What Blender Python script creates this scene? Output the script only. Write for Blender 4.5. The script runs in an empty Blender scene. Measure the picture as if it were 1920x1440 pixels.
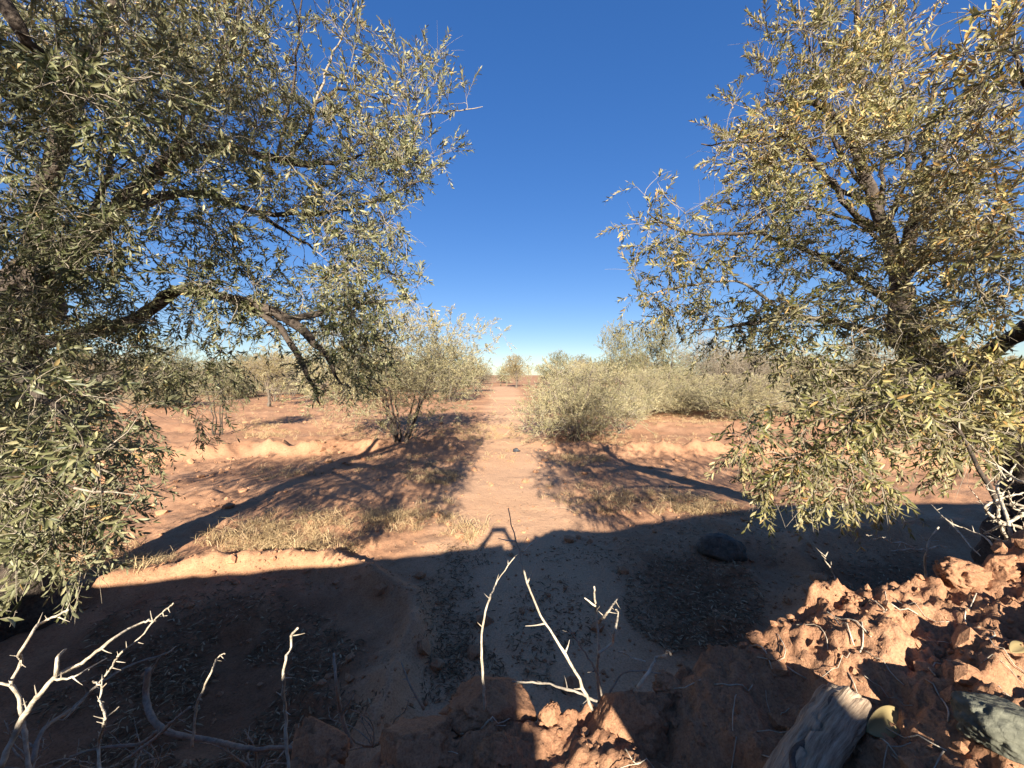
import bpy, math, random
import numpy as np
from mathutils import Vector

rng = np.random.default_rng(11)
random.seed(5)
scene = bpy.context.scene
COL = scene.collection

# ------------------------------------------------------------------ camera
CAM_Z = 2.10
F = 721.0                       # focal length in pixels of the 1920 wide photo
PITCH = math.atan(16 / F)       # looking slightly down
CP, SP = math.cos(PITCH), math.sin(PITCH)
SLOPE = 0.405                   # tan(sun elevation)
SUN_DX = -0.028                 # sideways drift of the light per metre forward


def ray(px, py):
    a = (np.asarray(px, float) - 960) / F
    b = (720 - np.asarray(py, float)) / F
    return np.stack([a, CP + b * SP, b * CP - SP], -1)


def at(px, py, d):
    """point seen at a pixel, d metres in front (measured along y)"""
    r = ray(px, py)
    k = np.asarray(d, float) / r[..., 1]
    return r * k[..., None] + np.array([0, 0, CAM_Z])


def g(px, py, z=0.0):
    r = ray(px, py)
    k = (z - CAM_Z) / r[..., 2]
    p = r * k[..., None]
    p[..., 2] = z
    return p


cam_d = bpy.data.cameras.new("camera")
cam = bpy.data.objects.new("camera", cam_d)
COL.objects.link(cam)
cam.location = (0, 0, CAM_Z)
cam.rotation_euler = (math.pi / 2 - PITCH, 0, 0)
cam_d.sensor_width = 36
cam_d.lens = 36 * F / 1920
cam_d.clip_start = 0.02
cam_d.clip_end = 3000
scene.camera = cam

# ------------------------------------------------------------------ light
EL = math.atan(SLOPE)
world = bpy.data.worlds.new("World")
scene.world = world
world.use_nodes = True
wn = world.node_tree.nodes
sky = wn.new("ShaderNodeTexSky")
sky.sky_type = 'NISHITA'
sky.sun_disc = False
sky.sun_elevation = EL
sky.sun_rotation = math.pi + SUN_DX
sky.altitude = 600
sky.air_density = 1.0
sky.dust_density = 0.05
sky.ozone_density = 4.0
bg = wn["Background"]
bg.inputs["Strength"].default_value = 0.086
gm = wn.new("ShaderNodeGamma")
gm.inputs[1].default_value = 0.62
hs = wn.new("ShaderNodeHueSaturation")
hs.inputs["Saturation"].default_value = 1.54
hs.inputs["Hue"].default_value = 0.519
world.node_tree.links.new(sky.outputs[0], gm.inputs[0])
world.node_tree.links.new(gm.outputs[0], hs.inputs["Color"])
world.node_tree.links.new(hs.outputs[0], bg.inputs[0])

sun_d = bpy.data.lights.new("sun", 'SUN')
sun = bpy.data.objects.new("sun", sun_d)
COL.objects.link(sun)
sun_d.energy = 5.0
sun_d.angle = math.radians(0.5)
sun_d.color = (1.0, 0.93, 0.82)
sun.rotation_euler = Vector((SUN_DX, 1, -SLOPE)).to_track_quat('-Z', 'Y').to_euler()
sun.location = (0, -20, 10)

scene.view_settings.view_transform = 'Standard'
scene.view_settings.look = 'None'
scene.view_settings.gamma = 1
scene.view_settings.exposure = 1.72
scene.cycles.max_bounces = 8
scene.cycles.diffuse_bounces = 3
scene.cycles.transmission_bounces = 4


# ------------------------------------------------------------------ noise
def _hash(ix, iy, iz, seed):
    h = (ix.astype(np.uint32) * np.uint32(374761393) + iy.astype(np.uint32) * np.uint32(668265263)
         + iz.astype(np.uint32) * np.uint32(2147483647) + np.uint32(seed * 974711 + 12345))
    h = (h ^ (h >> np.uint32(13))) * np.uint32(1274126177)
    h = h ^ (h >> np.uint32(16))
    h = h * np.uint32(2246822519)
    h = h ^ (h >> np.uint32(15))
    return h.astype(np.float64) / 4294967295.0


def noise3(x, y, z, seed=0):
    x, y, z = np.broadcast_arrays(np.asarray(x, float), np.asarray(y, float), np.asarray(z, float))
    fx, fy, fz = np.floor(x), np.floor(y), np.floor(z)
    ix, iy, iz = fx.astype(np.int64), fy.astype(np.int64), fz.astype(np.int64)
    u, v, w = x - fx, y - fy, z - fz
    u, v, w = [t * t * t * (t * (t * 6 - 15) + 10) for t in (u, v, w)]
    r = 0
    for a in (0, 1):
        for b in (0, 1):
            for c in (0, 1):
                k = (u if a else 1 - u) * (v if b else 1 - v) * (w if c else 1 - w)
                r = r + k * _hash(ix + a, iy + b, iz + c, seed)
    return r * 2 - 1


def fbm(x, y, z=0.0, octv=4, seed=0, gain=0.5):
    r, a, f = 0, 1.0, 1.0
    x, y, z = np.asarray(x, float), np.asarray(y, float), np.asarray(z, float)
    for i in range(octv):
        x, y, z = 0.80 * x - 0.60 * y, 0.48 * x + 0.64 * y - 0.60 * z, 0.36 * x + 0.48 * y + 0.80 * z
        r = r + a * noise3(x * f + 17.3 * i, y * f - 9.1 * i, z * f, seed + i)
        a *= gain
        f *= 2.07
    return r


def sstep(a, b, x):
    t = np.clip((x - a) / (b - a), 0, 1)
    return t * t * (3 - 2 * t)


def dist_poly(x, y, pts):
    best = np.full(np.shape(x), 1e9)
    for (x0, y0), (x1, y1) in zip(pts[:-1], pts[1:]):
        dx, dy = x1 - x0, y1 - y0
        t = np.clip(((x - x0) * dx + (y - y0) * dy) / (dx * dx + dy * dy + 1e-12), 0, 1)
        best = np.minimum(best, np.hypot(x - x0 - t * dx, y - y0 - t * dy))
    return best


# ------------------------------------------------------------------ mesh helpers
def mesh_np(name, verts, faces, smooth=True, attrs=None):
    """faces: list of int arrays (n,3) or (n,4)"""
    me = bpy.data.meshes.new(name)
    verts = np.asarray(verts, np.float32).reshape(-1, 3)
    me.vertices.add(len(verts))
    me.vertices.foreach_set("co", verts.ravel())
    faces = [np.asarray(f, np.int32) for f in faces if len(f)]
    loops = np.concatenate([f.ravel() for f in faces])
    tot = np.concatenate([np.full(len(f), f.shape[1], np.int32) for f in faces])
    start = np.concatenate([[0], np.cumsum(tot)[:-1]]).astype(np.int32)
    me.loops.add(len(loops))
    me.loops.foreach_set("vertex_index", loops)
    me.polygons.add(len(tot))
    me.polygons.foreach_set("loop_start", start)
    me.polygons.foreach_set("loop_total", tot)
    me.polygons.foreach_set("use_smooth", np.full(len(tot), smooth))
    for k, v in (attrs or {}).items():
        at_ = me.attributes.new(k, 'FLOAT', 'POINT')
        at_.data.foreach_set("value", np.asarray(v, np.float32))
    me.update(calc_edges=True)
    return me


def obj(name, me, mat, parent=None, loc=None):
    o = bpy.data.objects.new(name, me)
    COL.objects.link(o)
    if mat is not None and not me.materials:
        me.materials.append(mat)
    if parent is not None:
        o.parent = parent
    if loc is not None:
        o.location = loc
    return o


def tag(o, label=None, cat=None, group=None, kind=None):
    for k, v in (("label", label), ("category", cat), ("group", group), ("kind", kind)):
        if v:
            o[k] = v
    return o


def thing(name, label, cat, loc=(0, 0, 0), group=None):
    o = bpy.data.objects.new(name, None)
    COL.objects.link(o)
    o.location = loc
    return tag(o, label, cat, group)


class MB:
    """collects tubes and blobs into one mesh"""

    def __init__(self):
        self.v, self.f, self.n = [], [], 0

    def add(self, v, f):
        self.v.append(np.asarray(v, float).reshape(-1, 3))
        for q in f:
            self.f.append(np.asarray(q) + self.n)
        self.n += len(self.v[-1])

    def tube(self, pts, rad, sides=6, rough=0.0, cap=True):
        pts = np.asarray(pts, float)
        n = len(pts)
        rad = np.broadcast_to(np.asarray(rad, float), (n,)).copy()
        t = np.gradient(pts, axis=0)
        t /= np.linalg.norm(t, axis=1)[:, None] + 1e-9
        ref = np.array([0.31, 0.22, 0.92]) if abs(t[0][2]) < 0.8 else np.array([0.93, 0.3, 0.1])
        a = np.cross(t, ref)
        a /= np.linalg.norm(a, axis=1)[:, None] + 1e-9
        b = np.cross(t, a)
        ang = np.arange(sides) * 2 * math.pi / sides
        ring = a[:, None, :] * np.cos(ang)[None, :, None] + b[:, None, :] * np.sin(ang)[None, :, None]
        rr = np.repeat(rad[:, None], sides, 1)
        if rough:
            w = pts[:, None, :] + ring * rad[:, None, None]
            rr = rr * (1 + rough * fbm(w[..., 0] * 9, w[..., 1] * 9, w[..., 2] * 5, 3, 3))
        v = pts[:, None, :] + ring * rr[..., None]
        i = np.arange(n - 1)[:, None] * sides
        j = np.arange(sides)[None, :]
        k = (j + 1) % sides
        q = np.stack([i + j, i + k, i + sides + k, i + sides + j], -1).reshape(-1, 4)
        fs = [q]
        vv = v.reshape(-1, 3)
        if cap:
            vv = np.vstack([vv, pts[-1:] + t[-1] * rad[-1] * 0.5, pts[:1] - t[0] * rad[0] * 0.3])
            e = (n - 1) * sides
            fs.append(np.stack([e + j[0], e + k[0], np.full(sides, n * sides)], -1))
            fs.append(np.stack([k[0], j[0], np.full(sides, n * sides + 1)], -1))
        self.add(vv, fs)

    def mesh(self, name, smooth=True, attrs=None):
        tri = [f for f in self.f if f.shape[1] == 3]
        quad = [f for f in self.f if f.shape[1] == 4]
        fs = []
        if tri:
            fs.append(np.concatenate(tri))
        if quad:
            fs.append(np.concatenate(quad))
        return mesh_np(name, np.concatenate(self.v), fs, smooth, attrs)


def smooth_path(pts, step=0.08):
    """Catmull-Rom through pts (n,k)"""
    pts = np.asarray(pts, float)
    P = np.vstack([2 * pts[0] - pts[1], pts, 2 * pts[-1] - pts[-2]])
    out = []
    for i in range(1, len(P) - 2):
        L = np.linalg.norm((P[i + 1] - P[i])[:3])
        m = max(2, int(L / step))
        t = np.linspace(0, 1, m, endpoint=False)[:, None]
        p0, p1, p2, p3 = P[i - 1], P[i], P[i + 1], P[i + 2]
        out.append(0.5 * ((2 * p1) + (-p0 + p2) * t + (2 * p0 - 5 * p1 + 4 * p2 - p3) * t ** 2
                          + (-p0 + 3 * p1 - 3 * p2 + p3) * t ** 3))
    out.append(P[-2][None])
    return np.vstack(out)


def icosphere(sub):
    import bmesh
    bm = bmesh.new()
    bmesh.ops.create_icosphere(bm, subdivisions=sub, radius=1)
    v = np.array([x.co[:] for x in bm.verts])
    f = np.array([[w.index for w in q.verts] for q in bm.faces])
    bm.free()
    return v, f


ICO = {s: icosphere(s) for s in (1, 2, 4, 5)}


# ------------------------------------------------------------------ materials
def new_mat(name):
    m = bpy.data.materials.new(name)
    m.use_nodes = True
    nt = m.node_tree
    for n in list(nt.nodes):
        nt.nodes.remove(n)
    out = nt.nodes.new("ShaderNodeOutputMaterial")
    return m, nt, out


def N(nt, typ, **kw):
    n = nt.nodes.new(typ)
    for k, v in kw.items():
        if k.startswith("i_"):
            n.inputs[k[2:].replace("_", " ")].default_value = v
        else:
            setattr(n, k, v)
    return n


def ramp(nt, stops, src):
    r = nt.nodes.new("ShaderNodeValToRGB")
    el = r.color_ramp.elements
    while len(el) < len(stops):
        el.new(0.5)
    for e, (p, c) in zip(el, stops):
        e.position = p
        e.color = (*c, 1)
    nt.links.new(src, r.inputs[0])
    return r


def soil_mat(name, cols, scale=1.0, bump=0.5, path_attr=False, fine=1.0):
    m, nt, out = new_mat(name)
    L = nt.links.new
    geo = N(nt, "ShaderNodeNewGeometry")
    n1 = N(nt, "ShaderNodeTexNoise", i_Scale=0.9 * scale, i_Detail=8.0, i_Roughness=0.62)
    n2 = N(nt, "ShaderNodeTexNoise", i_Scale=14 * scale, i_Detail=8.0, i_Roughness=0.7)
    n3 = N(nt, "ShaderNodeTexNoise", i_Scale=75 * scale, i_Detail=5.0, i_Roughness=0.7)
    for n in (n1, n2, n3):
        L(geo.outputs["Position"], n.inputs["Vector"])
    mx = N(nt, "ShaderNodeMath", operation='ADD')
    m1 = N(nt, "ShaderNodeMath", operation='MULTIPLY')
    m1.inputs[1].default_value = 0.55
    m2 = N(nt, "ShaderNodeMath", operation='MULTIPLY')
    m2.inputs[1].default_value = 0.45
    L(n1.outputs[0], m1.inputs[0])
    L(n2.outputs[0], m2.inputs[0])
    L(m1.outputs[0], mx.inputs[0])
    L(m2.outputs[0], mx.inputs[1])
    r = ramp(nt, [(0.32, cols[0]), (0.5, cols[1]), (0.68, cols[2])], mx.outputs[0])
    colour = r.outputs[0]
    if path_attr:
        ah = N(nt, "ShaderNodeAttribute", attribute_name="humus_shade")
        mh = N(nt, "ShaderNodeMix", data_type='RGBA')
        rh = ramp(nt, [(0.35, (0.15, 0.07, 0.036)), (0.65, (0.27, 0.135, 0.072))], mx.outputs[0])  # litter-dark basin soil, its colour lowered to deepen the shade there
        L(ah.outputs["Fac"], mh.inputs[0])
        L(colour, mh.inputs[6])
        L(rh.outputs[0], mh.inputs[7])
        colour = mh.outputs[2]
    if path_attr:
        a = N(nt, "ShaderNodeAttribute", attribute_name="trodden")
        mix = N(nt, "ShaderNodeMix", data_type='RGBA')
        rp = ramp(nt, [(0.3, cols[3]), (0.7, cols[4])], mx.outputs[0])
        L(a.outputs["Fac"], mix.inputs[0])
        L(colour, mix.inputs[6])
        L(rp.outputs[0], mix.inputs[7])
        colour = mix.outputs[2]
    # scattered grit: fine light and dark grains
    rg = ramp(nt, [(0.36, (0.62, 0.62, 0.62)), (0.5, (1, 1, 1)), (0.66, (1.25, 1.22, 1.18))], n3.outputs[0])
    mul = N(nt, "ShaderNodeMix", data_type='RGBA', blend_type='MULTIPLY')
    mul.inputs[0].default_value = 0.8 * fine
    L(colour, mul.inputs[6])
    L(rg.outputs[0], mul.inputs[7])
    b = N(nt, "ShaderNodeBsdfPrincipled", i_Roughness=0.95)
    b.inputs["Specular IOR Level"].default_value = 0.12
    L(mul.outputs[2], b.inputs["Base Color"])
    bp1 = N(nt, "ShaderNodeBump", i_Strength=bump, i_Distance=0.03 / scale)
    bp2 = N(nt, "ShaderNodeBump", i_Strength=bump, i_Distance=0.006 / scale)
    L(n2.outputs[0], bp1.inputs["Height"])
    L(n3.outputs[0], bp2.inputs["Height"])
    L(bp1.outputs[0], bp2.inputs["Normal"])
    L(bp2.outputs[0], b.inputs["Normal"])
    L(b.outputs[0], out.inputs[0])
    return m


def leaf_mat(name, stops, under=(0.25, 0.24, 0.135), trans=0.22, rough=0.45, spec=0.3):
    m, nt, out = new_mat(name)
    L = nt.links.new
    a = N(nt, "ShaderNodeAttribute", attribute_name="tint")
    r = ramp(nt, stops, a.outputs["Fac"])
    geo = N(nt, "ShaderNodeNewGeometry")
    mix = N(nt, "ShaderNodeMix", data_type='RGBA')
    # pale felted underside, still carrying the tint of the leaf
    un = N(nt, "ShaderNodeMix", data_type='RGBA')
    un.inputs[0].default_value = 0.6
    L(r.outputs[0], un.inputs[6])
    un.inputs[7].default_value = (*under, 1)
    L(geo.outputs["Backfacing"], mix.inputs[0])
    L(r.outputs[0], mix.inputs[6])
    L(un.outputs[2], mix.inputs[7])
    b = N(nt, "ShaderNodeBsdfPrincipled", i_Roughness=rough)
    b.inputs["Specular IOR Level"].default_value = spec
    L(mix.outputs[2], b.inputs["Base Color"])
    t = N(nt, "ShaderNodeBsdfTranslucent")
    L(r.outputs[0], t.inputs[0])
    ms = N(nt, "ShaderNodeMixShader")
    ms.inputs[0].default_value = trans
    L(b.outputs[0], ms.inputs[1])
    L(t.outputs[0], ms.inputs[2])
    L(ms.outputs[0], out.inputs[0])
    return m


def bark_mat(name, c0, c1, scale=30, bump=0.6):
    m, nt, out = new_mat(name)
    L = nt.links.new
    geo = N(nt, "ShaderNodeNewGeometry")
    n = N(nt, "ShaderNodeTexNoise", i_Scale=float(scale), i_Detail=8.0, i_Roughness=0.7)
    n2 = N(nt, "ShaderNodeTexVoronoi", i_Scale=float(scale) * 1.6, feature='DISTANCE_TO_EDGE')
    L(geo.outputs["Position"], n.inputs["Vector"])
    L(geo.outputs["Position"], n2.inputs["Vector"])
    r = ramp(nt, [(0.35, c0), (0.65, c1)], n.outputs[0])
    b = N(nt, "ShaderNodeBsdfPrincipled", i_Roughness=0.85)
    b.inputs["Specular IOR Level"].default_value = 0.2
    L(r.outputs[0], b.inputs["Base Color"])
    ad = N(nt, "ShaderNodeMath", operation='ADD')
    L(n.outputs[0], ad.inputs[0])
    L(n2.outputs[0], ad.inputs[1])
    bp = N(nt, "ShaderNodeBump", i_Strength=bump, i_Distance=0.35 / scale)
    L(ad.outputs[0], bp.inputs["Height"])
    L(bp.outputs[0], b.inputs["Normal"])
    L(b.outputs[0], out.inputs[0])
    return m


def plain_mat(name, c, rough=0.7):
    m, nt, out = new_mat(name)
    L = nt.links.new
    geo = N(nt, "ShaderNodeNewGeometry")
    n = N(nt, "ShaderNodeTexNoise", i_Scale=40.0, i_Detail=5.0)
    L(geo.outputs["Position"], n.inputs["Vector"])
    r = ramp(nt, [(0.3, tuple(v * 0.8 for v in c)), (0.7, tuple(min(1, v * 1.15) for v in c))], n.outputs[0])
    b = N(nt, "ShaderNodeBsdfPrincipled", i_Roughness=rough)
    L(r.outputs[0], b.inputs["Base Color"])
    L(b.outputs[0], out.inputs[0])
    return m


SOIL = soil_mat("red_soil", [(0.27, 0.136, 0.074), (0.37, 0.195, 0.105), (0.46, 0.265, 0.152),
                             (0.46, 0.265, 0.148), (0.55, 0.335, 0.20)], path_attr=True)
MUD = soil_mat("bank_mud", [(0.26, 0.125, 0.066), (0.36, 0.188, 0.102), (0.46, 0.262, 0.152)], scale=5.0, bump=0.85)
LEAF_L = leaf_mat("olive_leaf_grey_green", [(0.0, (0.045, 0.055, 0.017)), (0.4, (0.13, 0.13, 0.055)),
                                            (0.75, (0.28, 0.26, 0.13)), (0.93, (0.42, 0.36, 0.19)), (1.0, (0.34, 0.22, 0.08))])
LEAF_R = leaf_mat("olive_leaf_yellowing", [(0.0, (0.07, 0.072, 0.02)), (0.38, (0.165, 0.155, 0.05)),
                                           (0.7, (0.32, 0.27, 0.11)), (0.9, (0.46, 0.34, 0.12)), (1.0, (0.42, 0.24, 0.08))],
                  under=(0.29, 0.25, 0.14))
LEAF_B = leaf_mat("shrub_leaf_pale", [(0.0, (0.17, 0.15, 0.062)), (0.5, (0.33, 0.285, 0.14)),
                                      (1.0, (0.50, 0.40, 0.215))], under=(0.36, 0.33, 0.2))
LEAF_D = leaf_mat("shrub_leaf_olive", [(0.0, (0.09, 0.09, 0.036)), (0.5, (0.18, 0.165, 0.075)),
                                       (1.0, (0.30, 0.25, 0.125))])
LEAF_Y = leaf_mat("tree_leaf_straw", [(0.0, (0.15, 0.125, 0.05)), (0.5, (0.25, 0.2, 0.09)),
                                      (1.0, (0.36, 0.27, 0.13))], under=(0.3, 0.24, 0.14))
LEAF_BR = leaf_mat("shrub_twig_brown", [(0.0, (0.11, 0.08, 0.05)), (0.5, (0.2, 0.15, 0.095)),
                                        (1.0, (0.31, 0.23, 0.14))], under=(0.25, 0.19, 0.12))
DRY = leaf_mat("fallen_leaf", [(0.0, (0.10, 0.055, 0.03)), (0.5, (0.21, 0.13, 0.07)), (1.0, (0.52, 0.38, 0.23))],
               under=(0.22, 0.2, 0.16), trans=0.05, rough=0.7, spec=0.08)
STRAW = leaf_mat("straw", [(0.0, (0.28, 0.175, 0.085)), (0.6, (0.46, 0.315, 0.17)), (1.0, (0.64, 0.49, 0.30))],
                 under=(0.4, 0.3, 0.15), trans=0.2, rough=0.7, spec=0.1)
BARK = bark_mat("dark_olive_bark", (0.035, 0.026, 0.02), (0.10, 0.075, 0.055), 28)
TWIG = bark_mat("grey_twig_bark", (0.16, 0.13, 0.095), (0.36, 0.30, 0.22), 60, 0.3)
FARBARK = bark_mat("brown_shrub_bark", (0.08, 0.06, 0.045), (0.18, 0.14, 0.10), 30)
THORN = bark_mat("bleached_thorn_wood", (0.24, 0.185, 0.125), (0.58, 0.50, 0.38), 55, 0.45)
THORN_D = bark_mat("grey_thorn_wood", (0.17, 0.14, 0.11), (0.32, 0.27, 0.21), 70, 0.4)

# ------------------------------------------------------------------ terrain
gp = lambda pts: [tuple(g(a, b)[:2]) for a, b in pts]
RIDGES = [  # polyline, height, half width
    (gp([(150, 868), (330, 852), (450, 842), (560, 846), (650, 838), (760, 842), (850, 836)]), 0.33, 0.42),
    (gp([(1060, 838), (1180, 842), (1300, 850), (1450, 852), (1620, 866), (1800, 872)]), 0.31, 0.42),
    (gp([(180, 1110), (330, 1082), (430, 1070), (540, 1060), (640, 1062), (715, 1090), (745, 1150), (735, 1220),
         (705, 1290), (680, 1400)]), 0.17, 0.21),
    (gp([(1560, 1230), (1500, 1150), (1470, 1090), (1480, 1050), (1570, 1022), (1700, 1005), (1900, 990)]), 0.16, 0.24),
    (gp([(560, 920), (480, 950), (380, 990), (300, 1010)]), 0.08, 0.4),
    (gp([(1000, 885), (1150, 940), (1320, 990), (1420, 1000)]), 0.06, 0.35),
    (gp([(340, 800), (600, 795), (820, 792)]), 0.12, 0.9),
    (gp([(1050, 790), (1300, 796), (1600, 800)]), 0.10, 0.8),
]
PATH = gp([(985, 1300), (975, 1100), (960, 1000), (965, 900), (962, 830), (952, 760), (945, 725)])


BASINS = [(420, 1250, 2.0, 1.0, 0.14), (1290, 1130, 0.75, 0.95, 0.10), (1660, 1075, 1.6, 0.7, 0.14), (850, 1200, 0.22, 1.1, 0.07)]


def humus_shade(x, y):  # mask for humus soil with shade painted into it
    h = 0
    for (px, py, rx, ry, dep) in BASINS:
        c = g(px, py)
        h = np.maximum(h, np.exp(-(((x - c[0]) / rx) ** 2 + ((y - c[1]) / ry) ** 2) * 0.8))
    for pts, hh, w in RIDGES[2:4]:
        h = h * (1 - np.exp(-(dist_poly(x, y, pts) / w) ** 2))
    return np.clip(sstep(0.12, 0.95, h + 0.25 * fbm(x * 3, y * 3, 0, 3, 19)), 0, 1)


def terrain(x, y):
    x, y = np.asarray(x, float), np.asarray(y, float)
    r = np.hypot(x, y)
    near = sstep(90, 20, r)
    wx = x + 0.25 * fbm(x * 0.8, y * 0.8, 0, 3, 41)
    wy = y + 0.25 * fbm(x * 0.8, y * 0.8, 5, 3, 47)
    pd = dist_poly(wx, wy, PATH)
    pw = sstep(1.35, 0.45, pd / (1 + 0.02 * y))
    h = 0.22 * fbm(x * 0.09, y * 0.09, 0, 3, 1) * sstep(4, 14, r)
    rough = 0.034 * fbm(x * 1.1, y * 1.1, 0, 4, 7) + 0.016 * fbm(x * 5, y * 5, 0, 3, 9)
    clod = np.maximum(0, fbm(x * 2.3, y * 2.3, 0, 3, 21)) ** 1.5 * 0.06
    h = h + (rough + clod) * (1 - 0.72 * pw) * near
    # shallow wheel and plough lines
    h = h + 0.025 * np.sin(y * 2.1 + 0.8 * noise3(x * 0.4, y * 0.4, 0, 5)) * sstep(7, 10, y) * near
    for pts, hh, w in RIDGES:
        d = dist_poly(wx, wy, pts)
        prof = np.exp(-(d / w) ** 2 * 1.1)
        crumble = 1 + 0.35 * fbm(x * 3.2, y * 3.2, 2, 3, 33)
        h = h + hh * prof * crumble * (1 - 0.75 * pw * (y > 8))
    # basins the litter lies in
    for (px, py, rx, ry, dep) in BASINS:
        c = g(px, py)
        q = ((x - c[0]) / rx) ** 2 + ((y - c[1]) / ry) ** 2
        h = h - dep * np.exp(-q)
    h = h + 0.004 * np.maximum(0, r - 15) * sstep(15, 60, r) * 0.5   # land rises very slightly
    return h, pw


def build_ground():
    fr = np.radians(np.linspace(-82, 82, 760))
    bk = np.radians(np.linspace(82, 278, 72)[1:-1])
    ang = np.concatenate([fr, bk])
    rr = np.exp(np.linspace(math.log(0.9), math.log(1500), 620))
    A, R = np.meshgrid(ang, rr)
    X, Y = np.sin(A) * R, np.cos(A) * R
    Z, PWt = terrain(X, Y)
    m = len(ang)
    v = np.stack([X, Y, Z], -1).reshape(-1, 3)
    i = np.arange(len(rr) - 1)[:, None] * m
    j = np.arange(m)[None, :]
    k = (j + 1) % m
    q = np.stack([i + j, i + k, i + m + k, i + m + j], -1).reshape(-1, 4)[:, ::-1]
    v = np.vstack([v, [[0, 0, 0]]])
    t = np.stack([np.arange(m), (np.arange(m) + 1) % m, np.full(m, len(v) - 1)], -1)
    me = mesh_np("ground", v, [q, t], True, {"trodden": np.append(PWt.ravel(), 0), "humus_shade": np.append(humus_shade(X, Y).ravel(), 0)})
    return tag(obj("ground", me, SOIL), kind="structure")


build_ground()


def on_ground(xy):
    z, _ = terrain(xy[..., 0], xy[..., 1])
    return np.stack([xy[..., 0], xy[..., 1], z], -1)


# ------------------------------------------------------------------ leaves
def unit(v):
    return v / (np.linalg.norm(v, axis=-1, keepdims=True) + 1e-9)


def leaves_mesh(name, P, D, Nn, Ln, Wd, tint, detail=True, bend=0.12):
    """P base, D direction, Nn normal, Ln length, Wd width (all per leaf)"""
    n = len(P)
    S = unit(np.cross(D, Nn))
    Nn = np.cross(S, D)
    Ln, Wd = Ln[:, None], Wd[:, None]
    if detail:
        bd = (bend * rng.normal(1, 0.8, (n, 1))) * Ln
        c1 = P + D * Ln * 0.32 - Nn * bd * 0.15
        c2 = P + D * Ln * 0.68 - Nn * bd * 0.5
        tip = P + D * Ln - Nn * bd * 1.1
        up = Nn * Wd * 0.16
        V = np.stack([P, c1 - S * Wd * 0.44 + up, c1, c1 + S * Wd * 0.44 + up,
                      c2 - S * Wd * 0.42 + up, c2, c2 + S * Wd * 0.42 + up, tip], 1)
        b = np.arange(n)[:, None] * 8
        tri = np.concatenate([b + np.array(t) for t in ([0, 2, 1], [0, 3, 2], [4, 5, 7], [5, 6, 7])])
        quad = np.concatenate([b + np.array(t) for t in ([1, 2, 5, 4], [2, 3, 6, 5])])
        return mesh_np(name, V.reshape(-1, 3), [tri, quad], True, {"tint": np.repeat(tint, 8)})
    m = P + D * Ln * 0.5 + Nn * Wd * 0.2
    V = np.stack([P, m + S * Wd * 0.5, P + D * Ln, m - S * Wd * 0.5], 1)
    b = np.arange(n)[:, None] * 4
    return mesh_np(name, V.reshape(-1, 3), [b + np.array([0, 1, 2, 3])], False, {"tint": np.repeat(tint, 4)})


def blob_points(n, blobs):
    """n points inside ellipsoids given by pixel centre, depth, pixel radii, depth radius, weight"""
    w = np.array([b[6] for b in blobs], float)
    pick = rng.choice(len(blobs), n, p=w / w.sum())
    u = unit(rng.normal(size=(n, 3))) * rng.uniform(0, 1, (n, 1)) ** (1 / 2.4)
    B = np.array([b[:6] for b in blobs], float)[pick]
    d = np.maximum(B[:, 2] + u[:, 2] * B[:, 5], 0.75)
    P = at(B[:, 0] + u[:, 0] * B[:, 3], B[:, 1] + u[:, 1] * B[:, 4], d)
    return P


def clumpy(n, blobs, wblobs=(), cut=-0.2, freq=2.6, seed=101):
    """points gathered in clumps with gaps between them; wblobs are plain world ellipsoids (x, y, z, rx, ry, rz, count)"""
    P = blob_points(int(n * 2.6), blobs)
    v = fbm(P[:, 0] * freq, P[:, 1] * freq, P[:, 2] * freq, 2, seed)
    P = P[(v > cut) | (rng.uniform(size=len(P)) < 0.10)][:n]
    out = [P]
    for x, y, z, a, b, c, k in wblobs:
        u = unit(rng.normal(size=(k, 3))) * rng.uniform(0, 1, (k, 1)) ** (1 / 2.4)
        out.append(np.array([x, y, z]) + u * np.array([a, b, c]))
    return np.vstack(out)


def grow(limbs, targets, step=0.09, wander=0.03, side_pull=0.35, sag=0.0):
    """join every target to the nearest wood; returns chains [(points, parent radius)] and end directions"""
    pos, dirs = [], []
    for L in limbs:
        pos.append(L[:, :3])
        t = unit(np.gradient(L[:, :3], axis=0))
        dirs.append(t)
    pos = np.vstack(pos)
    dirs = np.vstack(dirs)
    nl = len(pos)
    cap = nl + len(targets) * 14
    NP = np.empty((cap, 3)); ND = np.empty((cap, 3))
    NP[:nl], ND[:nl] = pos, dirs
    cnt = nl
    d0 = np.full(len(targets), 1e9)
    for s in range(0, nl, 400):
        d0 = np.minimum(d0, np.min(np.linalg.norm(targets[:, None] - pos[None, s:s + 400], axis=2), 1))
    order = np.argsort(d0 + rng.uniform(0, 0.15, len(targets)))
    chains, ends = [], np.zeros_like(targets)
    for ti in order:
        T = targets[ti]
        df = T - NP[:cnt]
        d2 = np.einsum('ij,ij->i', df, df)
        dist = np.sqrt(d2)
        cosv = np.einsum('ij,ij->i', df, ND[:cnt]) / (dist + 1e-6)
        k = int(np.argmin(dist * (1.25 - side_pull * cosv)))
        p0, v0, D = NP[k], ND[k], dist[k]
        m = max(3, min(12, int(D / step) + 1))
        t = np.linspace(0, 1, m + 1)[:, None]
        c1 = p0 + unit(v0 + 0.9 * unit(df[k])) * D * 0.4
        pts = (1 - t) ** 2 * p0 + 2 * t * (1 - t) * c1 + t ** 2 * T
        pts[1:-1] += rng.normal(0, wander * D ** 0.5, (m - 1, 3)) * 0.45
        pts[:, 2] -= sag * D * (t[:, 0] * (1 - t[:, 0]))
        tg = unit(np.gradient(pts, axis=0))
        NP[cnt:cnt + m] = pts[1:]
        ND[cnt:cnt + m] = tg[1:]
        cnt += m
        chains.append((pts, D, k < nl))
        ends[ti] = tg[-1]
    return chains, ends


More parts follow.
